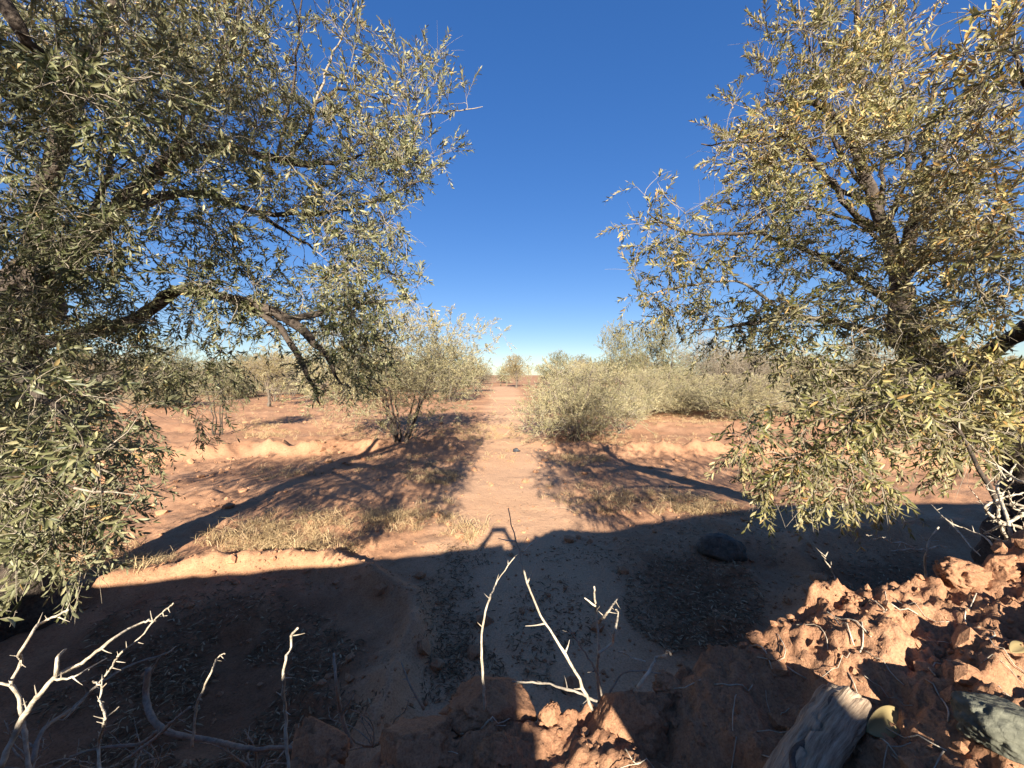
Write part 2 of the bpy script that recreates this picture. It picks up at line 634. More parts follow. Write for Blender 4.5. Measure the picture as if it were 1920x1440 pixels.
def shoots(P, D, L, droop, nseg=6):
    """curved shoot axes (n, nseg+1, 3)"""
    t = np.linspace(0, 1, nseg + 1)[None, :, None]
    side = unit(np.cross(D, rng.normal(size=D.shape)))
    pts = P[:, None] + D[:, None] * L[:, None, None] * t
    pts = pts + side[:, None] * (L * rng.normal(0, 0.09, len(L)))[:, None, None] * t ** 2
    pts[:, :, 2] -= (L * droop)[:, None] * (t[..., 0] ** 2)
    return pts


def shoot_tubes(mb, S, r0=0.0014, r1=0.0006):
    n, m, _ = S.shape
    t = unit(np.gradient(S, axis=1))
    a = unit(np.cross(t, np.array([0.3, 0.5, 0.81])))
    b = np.cross(t, a)
    rad = np.linspace(r0, r1, m)[None, :, None, None]
    ang = np.array([0, 2.094, 4.189])
    V = S[:, :, None] + rad * (a[:, :, None] * np.cos(ang)[:, None] + b[:, :, None] * np.sin(ang)[:, None])
    base = (np.arange(n) * m * 3)[:, None, None]
    i = (np.arange(m - 1) * 3)[None, :, None]
    j = np.arange(3)[None, None, :]
    k = (j + 1) % 3
    q = np.stack([base + i + j, base + i + k, base + i + 3 + k, base + i + 3 + j], -1).reshape(-1, 4)
    mb.add(V.reshape(-1, 3), [q])


def leaves_on(S, L, spacing, bare, leaf_len, leaf_w, tint_fn, sun_face=0.55, start=0.12, open_=0.75):
    """opposite pairs of leaves along shoot axes"""
    n, m, _ = S.shape
    T = unit(np.gradient(S, axis=1))
    Ps, Ds, Ns, Ls, idx = [], [], [], [], []
    npair = np.maximum(3, (L / spacing).astype(int))
    phase = rng.uniform(0, 6.28, n)
    hmax = npair.max()
    for k in range(hmax):
        ok = (k < npair) & ~bare
        ii = np.where(ok)[0]
        if not len(ii):
            break
        u = start + (1 - start) * (k + 0.5) / npair[ii]
        fi = u * (m - 1)
        i0 = np.minimum(fi.astype(int), m - 2)
        w = (fi - i0)[:, None]
        p = S[ii, i0] * (1 - w) + S[ii, i0 + 1] * w
        t = unit(T[ii, i0] * (1 - w) + T[ii, i0 + 1] * w)
        a = unit(np.cross(t, np.array([0.21, 0.13, 0.97]) + 0 * t))
        b = np.cross(t, a)
        ph = phase[ii] + k * math.pi / 2
        for s in (0, math.pi):
            keep = rng.uniform(size=len(ii)) < 0.80
            o = a * np.cos(ph + s)[:, None] + b * np.sin(ph + s)[:, None]
            op = np.clip(rng.normal(open_, 0.22, len(ii)), 0.2, 1.3)[:, None] * (1 - 0.45 * u[:, None])
            d = unit(t * np.cos(op) + o * np.sin(op) + rng.normal(0, 0.14, t.shape))
            nn = unit(t * 0.9 - o * 0.5 + np.array([0, -0.25, 0.5]) * sun_face + rng.normal(0, 0.3, t.shape))
            Ps.append(p[keep]); Ds.append(d[keep]); Ns.append(nn[keep])
            sz = (0.72 + 0.35 * np.sin(math.pi * np.clip(u, 0.05, 0.95)))
            Ls.append((sz * rng.uniform(*leaf_len, len(ii)))[keep]); idx.append(ii[keep])
    P, D, Nn, Ln = map(np.concatenate, (Ps, Ds, Ns, Ls))
    idx = np.concatenate(idx)
    Wd = Ln * rng.uniform(leaf_w[0], leaf_w[1], len(Ln))
    return P, D, Nn, Ln, Wd, tint_fn(P, idx, len(P))


def chain_tubes(mb, chains, r_base=0.0045, r_tip=0.0014, limit=None):
    for pts, D, from_limb in chains:
        n = len(pts)
        rb = r_base * (0.55 + min(1.4, D * 1.3)) * (1.35 if from_limb else 0.8)
        mb.tube(pts, np.linspace(rb, r_tip, n), 5 if from_limb else 4, cap=False)


def hero_tree(name, label, trunk, limbs, blobs, n_targets, leafmat, tint_fn, per=1.7, up=0.75, droop=0.25, wblobs=(), seed=101,
              leaf_len=(0.031, 0.052), bare_p=0.24, extra=None, spacing=0.017):
    root = thing(name, label, "tree", tuple(trunk[0][:3]))
    off = np.array(trunk[0][:3])

    def link(nm, me, mat):
        o = obj(nm, me, mat, root)
        o.matrix_parent_inverse.identity()
        o.location = tuple(-off)
        return o
    tp = smooth_path(trunk, 0.06)
    mb = MB()
    tp2 = tp.copy()
    tp2[:, 3] *= 1 + 0.5 * np.exp(-np.linspace(0, 6, len(tp)))
    mb.tube(tp2[:, :3], tp2[:, 3], 18, 0.28)
    link("trunk", mb.mesh("trunk"), BARK)
    sm = [tp]
    for L in limbs:
        q = smooth_path(L, 0.06)
        q[:, 3] *= 0.78
        q[1:-1, :3] += rng.normal(0, 0.006, (len(q) - 2, 3))
        sm.append(q)
        mb = MB()
        mb.tube(q[:, :3], q[:, 3], 10, 0.22)
        link("limb", mb.mesh("limb"), BARK if q[0][3] > 0.014 else TWIG)
    tg = clumpy(n_targets, blobs, wblobs, seed=seed)
    chains, ends = grow(sm, tg)
    mb = MB()
    chain_tubes(mb, chains)
    # shoots at the chain ends
    ks = rng.poisson(per, len(tg)) + 1
    P = np.repeat(tg, ks, 0)
    E = np.repeat(ends, ks, 0)
    bias = np.zeros_like(P)
    rel = P[:, 2] - np.median(P[:, 2])
    bias[:, 2] = up * np.tanh(rel * 0.9)
    D = unit(E * 0.8 + rng.normal(0, 0.62, P.shape) + bias)
    Ls = rng.uniform(0.08, 0.24, len(P)) * (1 + 0.35 * np.clip(P[:, 2] - 3.6, 0, 1))
    dr = droop * rng.uniform(0.2, 1.4, len(P)) - 0.12 * (rel > 0.5)
    if extra is not None:
        P = np.vstack([P, extra[0]]); D = np.vstack([D, unit(extra[1])])
        Ls = np.append(Ls, extra[2]); dr = np.append(dr, np.full(len(extra[2]), 0.1))
    S = shoots(P, D, Ls, dr)
    shoot_tubes(mb, S)
    link("twigs", mb.mesh("twigs"), TWIG)
    bare = rng.uniform(size=len(P)) < bare_p
    lv = leaves_on(S, Ls, spacing, bare, leaf_len, (0.21, 0.30), tint_fn, open_=0.9)
    print(name, "leaves", len(lv[0]), "shoots", len(P))
    link("crown", leaves_mesh("crown", *lv), leafmat)
    return root


def pl(*pts):
    """limb polyline from (px, py, depth, radius)"""
    return [(*at(a, b, d), r) for a, b, d, r in pts]


# ---------------- left foreground olive
trunkL = [(-4.35, 3.3, -0.1, 0.22), (-4.28, 3.25, 0.6, 0.19), (-4.2, 3.2, 1.4, 0.18), *pl((20, 640, 3.15, 0.20), (55, 545, 3.1, 0.17), (75, 500, 3.1, 0.13))]
limbsL = [
    pl((30, 660, 3.1, 0.075), (120, 632, 3.0, 0.064), (250, 602, 2.9, 0.056), (330, 548, 2.85, 0.05), (440, 562, 2.75, 0.043),
       (540, 600, 2.65, 0.04), (600, 655, 2.6, 0.022), (640, 720, 2.6, 0.008)),
    pl((540, 600, 2.65, 0.028), (600, 588, 2.65, 0.022), (680, 570, 2.65, 0.014), (760, 560, 2.7, 0.006)),
    pl((440, 565, 2.75, 0.035), (520, 610, 2.7, 0.03), (570, 690, 2.65, 0.02), (600, 760, 2.65, 0.006)),
    pl((60, 540, 3.1, 0.12), (150, 460, 3.0, 0.095), (250, 362, 2.95, 0.075), (330, 290, 2.95, 0.06), (420, 276, 3.0, 0.05),
       (520, 298, 3.05, 0.04), (600, 308, 3.1, 0.026), (690, 288, 3.1, 0.01)),
    pl((250, 385, 2.9, 0.05), (310, 368, 2.85, 0.04), (380, 366, 2.8, 0.03), (480, 400, 2.75, 0.02), (590, 470, 2.75, 0.008)),
    pl((545, 290, 3.05, 0.022), (580, 240, 3.05, 0.02), (592, 192, 3.05, 0.018), (650, 168, 3.1, 0.014), (720, 190, 3.15, 0.008)),
    pl((640, 300, 3.1, 0.016), (720, 230, 3.15, 0.015), (790, 215, 3.15, 0.011), (860, 208, 3.2, 0.006), (905, 200, 3.2, 0.003)),
    pl((60, 520, 3.1, 0.11), (90, 350, 3.0, 0.085), (150, 150, 2.8, 0.06), (240, -40, 2.7, 0.04), (330, -220, 2.7, 0.02)),
    pl((330, 290, 2.95, 0.04), (400, 160, 3.05, 0.03), (450, 20, 3.1, 0.022), (480, -150, 3.2, 0.012)),
    pl((-260, 380, 2.2, 0.07), (-120, 120, 1.9, 0.055), (-20, -10, 1.8, 0.042), (55, 80, 1.85, 0.034), (140, 160, 2.1, 0.018), (260, 210, 2.3, 0.008)),
    pl((20, 640, 3.1, 0.10), (-150, 520, 2.6, 0.08), (-260, 380, 2.2, 0.07), (-330, 200, 2.0, 0.05)),
    pl((20, 680, 3.1, 0.05), (20, 690, 2.4, 0.04), (50, 720, 1.9, 0.026), (130, 790, 1.6, 0.014), (190, 880, 1.5, 0.007)),
    pl((-250, 760, 2.0, 0.03), (-110, 800, 1.6, 0.018), (-20, 880, 1.4, 0.008), (140, 915, 1.35, 0.004)),
    pl((-110, 800, 1.6, 0.009), (-130, 980, 1.1, 0.006), (-70, 1140, 0.78, 0.003), (-28, 1155, 0.72, 0.0016)),
    pl((330, 290, 2.95, 0.02), (352, 150, 2.95, 0.015), (342, 10, 3.0, 0.010), (360, -120, 3.0, 0.005)),
    pl((520, 298, 3.05, 0.018), (545, 180, 3.1, 0.013), (562, 50, 3.1, 0.008), (570, -60, 3.15, 0.004)),
    pl((592, 192, 3.05, 0.012), (625, 100, 3.1, 0.009), (655, 30, 3.1, 0.005), (690, -60, 3.1, 0.003)),
    pl((150, 460, 3.0, 0.03), (210, 300, 2.8, 0.022), (230, 150, 2.8, 0.014), (260, 0, 2.8, 0.006)),
    [(-4.2, 3.2, 2.3, 0.09), (-3.5, 2.0, 2.9, 0.07), (-2.6, 0.7, 3.2, 0.05), (-1.9, 0.1, 3.3, 0.03), (-1.1, -0.2, 3.25, 0.01)],
    pl((480, 400, 2.75, 0.022), (600, 400, 2.8, 0.018), (720, 370, 2.9, 0.012), (800, 330, 2.95, 0.006)),
]
blobsL = [
    (470, 130, 3.0, 260, 190, 0.7, 1.5), (560, 380, 2.85, 230, 190, 0.6, 1.8), (770, 180, 3.15, 110, 90, 0.4, 0.34),
    (740, 300, 3.05, 110, 90, 0.4, 0.5), (300, 330, 2.7, 280, 220, 0.8, 1.9), (150, 150, 2.0, 210, 190, 0.5, 1.0),
    (480, 560, 2.7, 290, 90, 0.45, 0.9), (680, 560, 2.7, 120, 130, 0.4, 0.85), (130, 830, 1.5, 170, 180, 0.4, 0.62),
    (60, 640, 2.3, 120, 130, 0.5, 0.42), (70, 1010, 1.55, 130, 70, 0.3, 0.30), (370, 690, 2.7, 90, 60, 0.3, 0.2), (230, 610, 2.8, 170, 70, 0.4, 0.45), (250, 690, 2.8, 110, 50, 0.3, 0.2),
    (620, 690, 2.65, 80, 60, 0.3, 0.2), (250, -170, 2.8, 460, 180, 0.9, 1.5), (-250, 300, 2.4, 240, 300, 0.7, 0.9),
    (230, 100, 2.9, 260, 150, 0.6, 1.0), (110, 440, 2.25, 150, 120, 0.3, 0.7), (60, 240, 2.1, 120, 160, 0.4, 0.5), (380, 770, 2.75, 55, 45, 0.2, 0.08),
]


def tintL(P, idx, n):
    t = 0.42 + 0.22 * fbm(P[:, 0] * 1.6, P[:, 1] * 1.6, P[:, 2] * 1.6, 2, 61) + rng.normal(0, 0.24, n)
    t = t + 0.12 * sstep(3.2, 4.4, P[:, 2])
    t[rng.uniform(size=n) < 0.025] = 0.98
    return np.clip(t, 0, 1)


exP = np.array([at(-30, 1165, 0.72), at(-25, 1140, 0.75)])
exD = np.array([[1.0, 0.05, 0.12], [1.0, 0.2, -0.3]])
hero_tree("olive_tree", "big grey green olive tree with thick dark limbs arching in from the left", trunkL, limbsL, blobsL, 2900, LEAF_L, tintL, wblobs=[(-1.15, 0.0, 3.12, 0.5, 0.5, 0.5, 210), (-0.98, -0.25, 2.62, 0.36, 0.22, 0.2, 60), (-2.7, 0.0, 3.75, 0.9, 0.6, 0.4, 200), (-1.95, 0.5, 4.3, 1.2, 0.5, 0.6, 460), (-2.9, 0.3, 3.05, 1.8, 0.5, 0.36, 430), (-3.6, 0.2, 2.55, 1.3, 0.4, 0.28, 190), (-4.7, 0.5, 3.25, 1.4, 0.6, 0.6, 480), (-6.0, 0.7, 3.2, 1.5, 0.6, 0.6, 330), (-4.0, 3.1, 1.3, 0.8, 0.5, 0.7, 130), (-4.5, 2.8, 2.4, 0.8, 0.7, 0.7, 150), (-2.1, 0.1, 2.55, 0.45, 0.3, 0.2, 50), (-3.3, 2.6, 1.55, 0.9, 0.6, 0.5, 150), (-2.6, 2.2, 2.0, 0.5, 0.4, 0.4, 70)],
          extra=(exP, exD, np.array([0.05, 0.05])))

# ---------------- right foreground olive
trunkR = [(4.12, 3.15, -0.1, 0.17), (4.1, 3.12, 0.7, 0.15), *pl((1925, 880, 3.1, 0.14), (1870, 800, 3.05, 0.125), (1765, 700, 3.0, 0.125), (1700, 620, 2.95, 0.10), (1690, 540, 2.95, 0.085))]
limbsR = [
    pl((1690, 560, 2.95, 0.075), (1668, 450, 2.95, 0.06), (1640, 380, 2.95, 0.052), (1610, 295, 2.95, 0.045), (1565, 215, 2.95, 0.032),
       (1505, 190, 2.9, 0.02), (1440, 195, 2.9, 0.008)),
    pl((1612, 300, 2.95, 0.03), (1618, 180, 2.95, 0.024), (1606, 60, 3.0, 0.018), (1620, -110, 3.0, 0.008)),
    pl((1640, 385, 2.95, 0.026), (1560, 345, 2.9, 0.022), (1490, 260, 2.85, 0.018), (1410, 265, 2.85, 0.012), (1315, 270, 2.85, 0.005)),
    pl((1665, 440, 2.95, 0.028), (1600, 400, 2.85, 0.024), (1540, 320, 2.8, 0.018), (1470, 300, 2.8, 0.01), (1380, 360, 2.8, 0.005)),
    pl((1690, 560, 2.95, 0.055), (1705, 440, 2.85, 0.045), (1740, 340, 2.75, 0.036), (1830, 180, 2.65, 0.024), (1900, 50, 2.6, 0.012)),
    pl((1700, 640, 2.95, 0.045), (1600, 612, 2.85, 0.034), (1480, 592, 2.75, 0.022), (1390, 610, 2.7, 0.014), (1300, 620, 2.7, 0.005)),
    pl((1690, 580, 2.95, 0.035), (1570, 500, 2.85, 0.026), (1430, 440, 2.8, 0.018), (1300, 440, 2.75, 0.012), (1215, 400, 2.75, 0.005)),
    pl((1480, 592, 2.75, 0.016), (1380, 530, 2.7, 0.012), (1270, 540, 2.7, 0.008), (1190, 560, 2.7, 0.004)),
    pl((1850, 800, 3.05, 0.07), (1960, 640, 2.4, 0.055), (2020, 430, 1.9, 0.04), (1960, 240, 1.75, 0.02), (1900, 90, 1.7, 0.008)),
    pl((1850, 810, 3.05, 0.05), (1880, 740, 2.4, 0.036), (1820, 700, 2.0, 0.024), (1720, 720, 1.8, 0.014), (1600, 790, 1.75, 0.006)),
    pl((2030, 900, 1.6, 0.02), (1960, 1000, 1.5, 0.013), (1872, 942, 1.45, 0.011), (1838, 880, 1.48, 0.010), (1795, 808, 1.55, 0.008), (1740, 745, 1.65, 0.005)),
    pl((1690, 560, 2.95, 0.03), (1722, 400, 2.9, 0.022), (1738, 250, 2.9, 0.015), (1765, 70, 2.9, 0.006)),
    pl((1662, 440, 2.95, 0.024), (1700, 300, 2.95, 0.018), (1690, 150, 2.95, 0.012), (1682, -10, 3.0, 0.005)),
    pl((1650, 400, 2.95, 0.02), (1660, 280, 3.0, 0.015), (1668, 150, 3.0, 0.010), (1655, 10, 3.0, 0.004)),
    pl((1690, 540, 2.95, 0.03), (1782, 400, 2.8, 0.022), (1812, 250, 2.8, 0.014), (1835, 50, 2.8, 0.006)),
    pl((1640, 380, 2.95, 0.02), (1572, 280, 2.9, 0.015), (1532, 140, 2.9, 0.010), (1500, 30, 2.9, 0.004)),
    pl((1670, 470, 2.95, 0.02), (1610, 420, 2.9, 0.015), (1500, 390, 2.85, 0.010), (1380, 420, 2.8, 0.004)),
    [(3.7, 3.1, 2.2, 0.08), (3.2, 1.7, 2.9, 0.06), (2.6, 0.6, 3.2, 0.04), (1.9, 0.1, 3.2, 0.025), (1.2, -0.1, 3.1, 0.01)],
    pl((1720, 500, 2.85, 0.03), (1800, 470, 2.5, 0.024), (1880, 380, 2.2, 0.014), (1930, 300, 2.1, 0.006)),
]
blobsR = [
    (1590, 150, 2.9, 190, 170, 0.6, 1.15), (1420, 290, 2.85, 110, 110, 0.45, 0.55), (1450, 460, 2.75, 230, 130, 0.5, 1.15),
    (1235, 440, 2.75, 75, 110, 0.3, 0.22), (1620, 650, 2.3, 250, 120, 0.5, 1.2), (1750, 760, 1.75, 200, 120, 0.35, 0.9),
    (1530, 800, 1.9, 160, 90, 0.3, 0.6), (1850, 380, 1.95, 110, 270, 0.4, 0.5), (1880, 90, 1.7, 110, 110, 0.35, 0.24),
    (1790, 470, 2.5, 140, 190, 0.5, 0.7), (1720, -170, 2.8, 300, 160, 0.8, 1.0), (1560, 905, 1.85, 150, 40, 0.25, 0.16),
    (1380, 590, 2.7, 120, 70, 0.35, 0.5), (1230, 580, 2.7, 70, 40, 0.25, 0.1), (2080, 400, 2.2, 120, 380, 0.5, 0.4), (1700, 300, 2.8, 160, 160, 0.5, 0.5),
]


def tintR(P, idx, n):
    t = 0.45 + 0.25 * fbm(P[:, 0] * 1.3, P[:, 1] * 1.3, P[:, 2] * 1.3, 2, 71) + rng.normal(0, 0.24, n)
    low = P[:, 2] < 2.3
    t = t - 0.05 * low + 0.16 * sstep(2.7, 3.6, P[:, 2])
    t[rng.uniform(size=n) < 0.05] = 0.97
    return np.clip(t, 0, 1)


hero_tree("olive_tree", "yellowing olive tree with sparse dry leaves leaning in from the right", trunkR, limbsR, blobsR, 2150, LEAF_R, tintR, seed=131, wblobs=[(1.05, 0.0, 3.05, 0.42, 0.45, 0.45, 150), (3.2, 0.3, 3.02, 1.9, 0.5, 0.4, 400), (3.7, 0.2, 2.6, 1.4, 0.4, 0.25, 150), (4.9, 0.5, 3.4, 1.4, 0.6, 0.5, 280), (2.5, 0.0, 3.75, 0.9, 0.5, 0.4, 150), (1.6, 0.2, 3.65, 0.7, 0.4, 0.4, 110), (3.0, 2.4, 1.9, 0.7, 0.5, 0.4, 100)],
          bare_p=0.28, per=1.55)


# ------------------------------------------------------------------ middle distance trees and shrubs
def plant_parts(height, width, n_t, stems, leaf_len, leaf_w, per, crown_low=0.22, lean=0.5, spacing=0.05, shoot=(0.15, 0.4),
                up=0.6, trunk_h=0.0, bare_p=0.08, r0=0.03, lumps=6, tint_mid=0.5, twig_r=0.004):
    """local meshes: trunk, twigs, crown, all about the origin"""
    limbs = []
    mb = MB()
    a0 = rng.uniform(0, 6.28)
    for i in range(stems):
        a = a0 + i * 6.28 / stems + rng.normal(0, 0.3)
        rd = width * 0.5 * rng.uniform(0.35, 0.8) * lean
        hh = height * rng.uniform(0.6, 0.9)
        base = np.array([0.08 * math.cos(a), 0.08 * math.sin(a), -0.05]) * (1 if trunk_h else 1.6)
        mid = np.array([rd * 0.45 * math.cos(a), rd * 0.45 * math.sin(a), trunk_h + (hh - trunk_h) * 0.42])
        end = np.array([rd * math.cos(a), rd * math.sin(a), hh])
        pts = [(*base, r0)]
        if trunk_h:
            pts.append((base[0] * 0.6, base[1] * 0.6, trunk_h, r0 * 0.8))
        pts += [(*mid, r0 * 0.6), (*end, 0.006)]
        q = smooth_path(pts, 0.15)
        q[1:-1, :3] += rng.normal(0, 0.02, (len(q) - 2, 3))
        limbs.append(q)
        mb.tube(q[:, :3], q[:, 3], 7, 0.2)
    trunk = mb.mesh("trunk")
    cl = []
    for i in range(lumps):
        a = rng.uniform(0, 6.28)
        rr = width * 0.5 * rng.uniform(0.15, 0.62)
        cl.append((rr * math.cos(a), rr * math.sin(a), height * rng.uniform(crown_low + 0.12, 0.8), width * rng.uniform(0.2, 0.34), height * rng.uniform(0.16, 0.3)))
    c = np.array(cl)
    pick = rng.integers(0, lumps, n_t)
    u = unit(rng.normal(size=(n_t, 3))) * rng.uniform(0, 1, (n_t, 1)) ** (1 / 2.5)
    tg = c[pick, :3] + u * np.stack([c[pick, 3], c[pick, 3], c[pick, 4]], -1)
    tg[:, 2] = np.clip(tg[:, 2], height * crown_low * 0.6, None)
    chains, ends = grow(limbs, tg, 0.2, 0.05)
    mb = MB()
    chain_tubes(mb, chains, twig_r * 2, twig_r * 0.5)
    ks = rng.poisson(per, n_t) + 1
    P = np.repeat(tg, ks, 0)
    D = unit(np.repeat(ends, ks, 0) * 0.7 + rng.normal(0, 0.5, P.shape) + np.array([0, 0, up]))
    L = rng.uniform(*shoot, len(P))
    S = shoots(P, D, L, rng.uniform(0, 0.3, len(P)), 3)
    shoot_tubes(mb, S, twig_r * 0.6, twig_r * 0.25)
    twigs = mb.mesh("twigs")
    bare = rng.uniform(size=len(P)) < bare_p

    def tf(PP, idx, n):
        return np.clip(tint_mid + 0.3 * fbm(PP[:, 0] * 1.5, PP[:, 1] * 1.5, PP[:, 2] * 1.5, 2, 81) + rng.normal(0, 0.2, n), 0, 1)
    lv = leaves_on(S, L, spacing, bare, leaf_len, leaf_w, tf, open_=0.8)
    crown = leaves_mesh("crown", *lv, detail=False)
    return trunk, twigs, crown, len(lv[0])


def place(parts, name, label, cat, px, py, mats, s=(1, 1, 1), rz=0.0, group=None, xy=None, dz=0.0):
    p = g(px, py) if xy is None else np.array([*xy, 0.0])
    z = float(terrain(p[0], p[1])[0])
    root = thing(name, label, cat, (p[0], p[1], z + dz), group)
    root.scale = s
    root.rotation_euler = (0, 0, rz)
    for nm, me, mt in zip(("trunk", "twigs", "crown"), parts[:3], mats):
        obj(nm, me, mt, root)
    return root


G_BUSH = (FARBARK, TWIG, LEAF_B)
G_OLIVE = (BARK, TWIG, LEAF_D)
G_STRAW = (FARBARK, TWIG, LEAF_Y)
G_BROWN = (FARBARK, TWIG, LEAF_BR)

near_multi = plant_parts(4.5, 6.2, 1800, 8, (0.06, 0.085), (0.2, 0.28), 2.2, crown_low=0.16, lean=0.8, spacing=0.03, shoot=(0.15, 0.4), r0=0.045, lumps=18)
near_bush = plant_parts(3.2, 4.6, 1150, 11, (0.05, 0.075), (0.26, 0.36), 2.1, crown_low=0.04, lean=0.85, spacing=0.034, shoot=(0.2, 0.6), r0=0.025, lumps=16, bare_p=0.3, up=0.8)
small_bush = plant_parts(1.9, 2.0, 380, 6, (0.04, 0.06), (0.22, 0.3), 2.2, crown_low=0.15, lean=0.7, spacing=0.03, shoot=(0.12, 0.35), r0=0.02, lumps=6)
droop_bush = plant_parts(2.7, 2.3, 420, 4, (0.05, 0.075), (0.2, 0.28), 2.0, crown_low=0.1, lean=0.5, spacing=0.03, shoot=(0.15, 0.35), r0=0.03, up=0.1, lumps=7)
far_tree = plant_parts(4.6, 4.6, 420, 4, (0.09, 0.13), (0.25, 0.34), 2.2, crown_low=0.3, lean=0.7, spacing=0.06, shoot=(0.25, 0.6), trunk_h=1.0, r0=0.09, lumps=9)
far_tree_b = plant_parts(4.8, 5.6, 620, 3, (0.09, 0.13), (0.25, 0.34), 2.2, crown_low=0.1, lean=0.75, spacing=0.06, shoot=(0.25, 0.7), trunk_h=0.5, r0=0.1, lumps=8)
twiggy = plant_parts(3.4, 4.0, 520, 10, (0.04, 0.06), (0.12, 0.2), 2.6, crown_low=0.1, lean=0.7, spacing=0.08, shoot=(0.3, 0.8), r0=0.03, lumps=8, bare_p=0.55, twig_r=0.006)
print("near", near_multi[3], near_bush[3], small_bush[3], far_tree[3], twiggy[3])

place(near_multi, "olive_tree", "many stemmed bushy olive tree left of the path with its trunks spreading from one base", "tree", 752, 826, (BARK, TWIG, LEAF_B), (1, 1, 1.0), 0.6)
place(near_bush, "shrub", "largest pale green shrub, right of the sunlit path", "shrub", 1080, 818, G_BUSH, (1, 1, 0.93), 0.2)
place(small_bush, "shrub", "small upright shrub with bare stems beside the large pale shrub", "shrub", 1165, 806, G_BUSH, (0.95, 0.95, 1.05), 1.2)
place(droop_bush, "shrub", "narrow drooping olive shrub standing alone on the left field", "shrub", 408, 814, G_OLIVE, (1, 1, 1), 0.3)
place(near_bush, "shrub", "wide dark shrub with brownish top behind the large pale shrub", "shrub", 1280, 776, (FARBARK, TWIG, LEAF_D), (1.05, 1.0, 0.6), 2.2)
place(near_bush, "shrub", "straw coloured feathery shrub filling the gap right behind the small upright shrub", "shrub", 1185, 782, G_STRAW, (0.75, 0.75, 0.8), 4.0)
place(near_bush, "shrub", "pale shrub behind the left half of the largest shrub", "shrub", 1062, 775, G_STRAW, (0.9, 0.9, 0.95), 5.0)
place(near_bush, "shrub", "straw coloured shrub under the bare twiggy grey shrub", "shrub", 1390, 788, G_STRAW, (1.0, 0.9, 0.7), 3.1)
place(twiggy, "shrub", "bare twiggy grey shrub behind the wide dark shrub", "shrub", 1345, 768, G_BROWN, (1.5, 1.3, 1.35), 0.4)
place(far_tree_b, "olive_tree", "round grey green tree topping the shrubs right of the path", "tree", 1165, 748, (BARK, TWIG, LEAF_D), (0.9, 0.9, 1.45), 0.4)
place(far_tree_b, "olive_tree", "wide rounded tree between the round grey tree and the bare twiggy shrub", "tree", 1252, 746, (BARK, TWIG, LEAF_B), (1.2, 1.1, 1.42), 2.5)
place(far_tree, "tree", "small straw coloured tree on a short trunk at the far end of the path", "tree", 968, 730, G_STRAW, (1.0, 1.0, 1.15), 0.9)
place(far_tree_b, "olive_tree", "pale olive tree behind the many stemmed tree, left edge of the path", "tree", 850, 752, (BARK, TWIG, LEAF_B), (1.0, 1.0, 1.12), 1.0)
place(far_tree, "olive_tree", "smaller pale olive tree further along the left edge of the path", "tree", 888, 738, (BARK, TWIG, LEAF_B), (0.9, 0.9, 0.95), 2.0)
place(far_tree, "tree", "slim trunked olive tree alone on the sunlit left field", "tree", 505, 762, (BARK, TWIG, LEAF_D), (0.8, 0.8, 0.85), 0.2)
place(near_bush, "shrub", "low straw coloured shrub at the left edge of the field", "shrub", 310, 768, G_STRAW, (0.9, 0.9, 0.62), 1.1)
place(twiggy, "shrub", "dark brown leafless shrub on the left behind the olive branches", "shrub", 215, 760, G_BROWN, (1.2, 1.2, 0.9), 2.4)
place(twiggy, "shrub", "bare brown shrub behind the right olive tree", "shrub", 1430, 772, G_BROWN, (1.3, 1.2, 1.0), 1.7)
place(near_bush, "shrub", "olive green shrub behind the lower leaves of the right tree", "shrub", 1560, 782, (FARBARK, TWIG, LEAF_D), (1, 1, 0.8), 0.9)
place(far_tree, "olive_tree", "olive tree glimpsed through the right tree near the edge of the field", "tree", 1760, 778, (BARK, TWIG, LEAF_D), (1, 1, 0.9), 0.1)

k = 0
for row, (D0, cnt, xs) in enumerate(((34, 15, (-52, 50)), (46, 24, (-66, 64)), (66, 36, (-92, 90)), (95, 56, (-130, 130)))):
    for i in range(cnt):
        x = xs[0] + (xs[1] - xs[0]) * (i + rng.uniform(0.2, 0.8)) / cnt
        y = D0 + rng.normal(0, D0 * 0.07)
        if abs(x + 1.2) < (9.0 if D0 < 40 else 2.6 if D0 < 60 else 1.6) and D0 < 90:
            continue
        proto, mats = [(far_tree, G_STRAW), (far_tree_b, (BARK, TWIG, LEAF_B)), (twiggy, G_BROWN), (far_tree_b, G_STRAW), (far_tree, (BARK, TWIG, LEAF_D))][int(rng.integers(0, 5))]
        s = rng.uniform(0.8, 1.15)
        place(proto, "tree", "small pale tree in the hazy row along the horizon", "tree", 0, 0, mats, (s * 1.2, s * 1.2, s * rng.uniform(0.8, 1.25)),
              rng.uniform(0, 6.28), group="trees along the horizon", xy=(x, y))
        k += 1

for x0, x1, y0, y1, cnt in ((7.5, 36, 21, 31, 17), (-44, -7, 38, 45, 18)):
    for i in range(cnt):
        x = x0 + (x1 - x0) * (i + rng.uniform(0.1, 0.9)) / cnt
        y = rng.uniform(y0, y1)
        proto, mats = [(near_bush, G_STRAW), (twiggy, G_BROWN), (small_bush, G_BROWN), (near_bush, G_BROWN)][int(rng.integers(0, 4))]
        s = rng.uniform(0.75, 1.1)
        place(proto, "shrub", "dry brownish scrub bush in the low band before the row of trees", "shrub", 0, 0, mats,
              (s * 1.15, s * 1.1, s * rng.uniform(0.6, 0.9)), rng.uniform(0, 6.28), group="dry scrub bushes", xy=(x, y))

# ------------------------------------------------------------------ litter, grass, crumbs
def px_scatter(zones):
    out = []
    for (px, py, rx, ry, n) in zones:
        u = unit(rng.normal(size=(n, 2))) * rng.uniform(0, 1, (n, 1)) ** 0.55
        out.append(g(px + u[:, 0] * rx, np.maximum(py + u[:, 1] * ry, 722))[:, :2])
    return np.vstack(out)


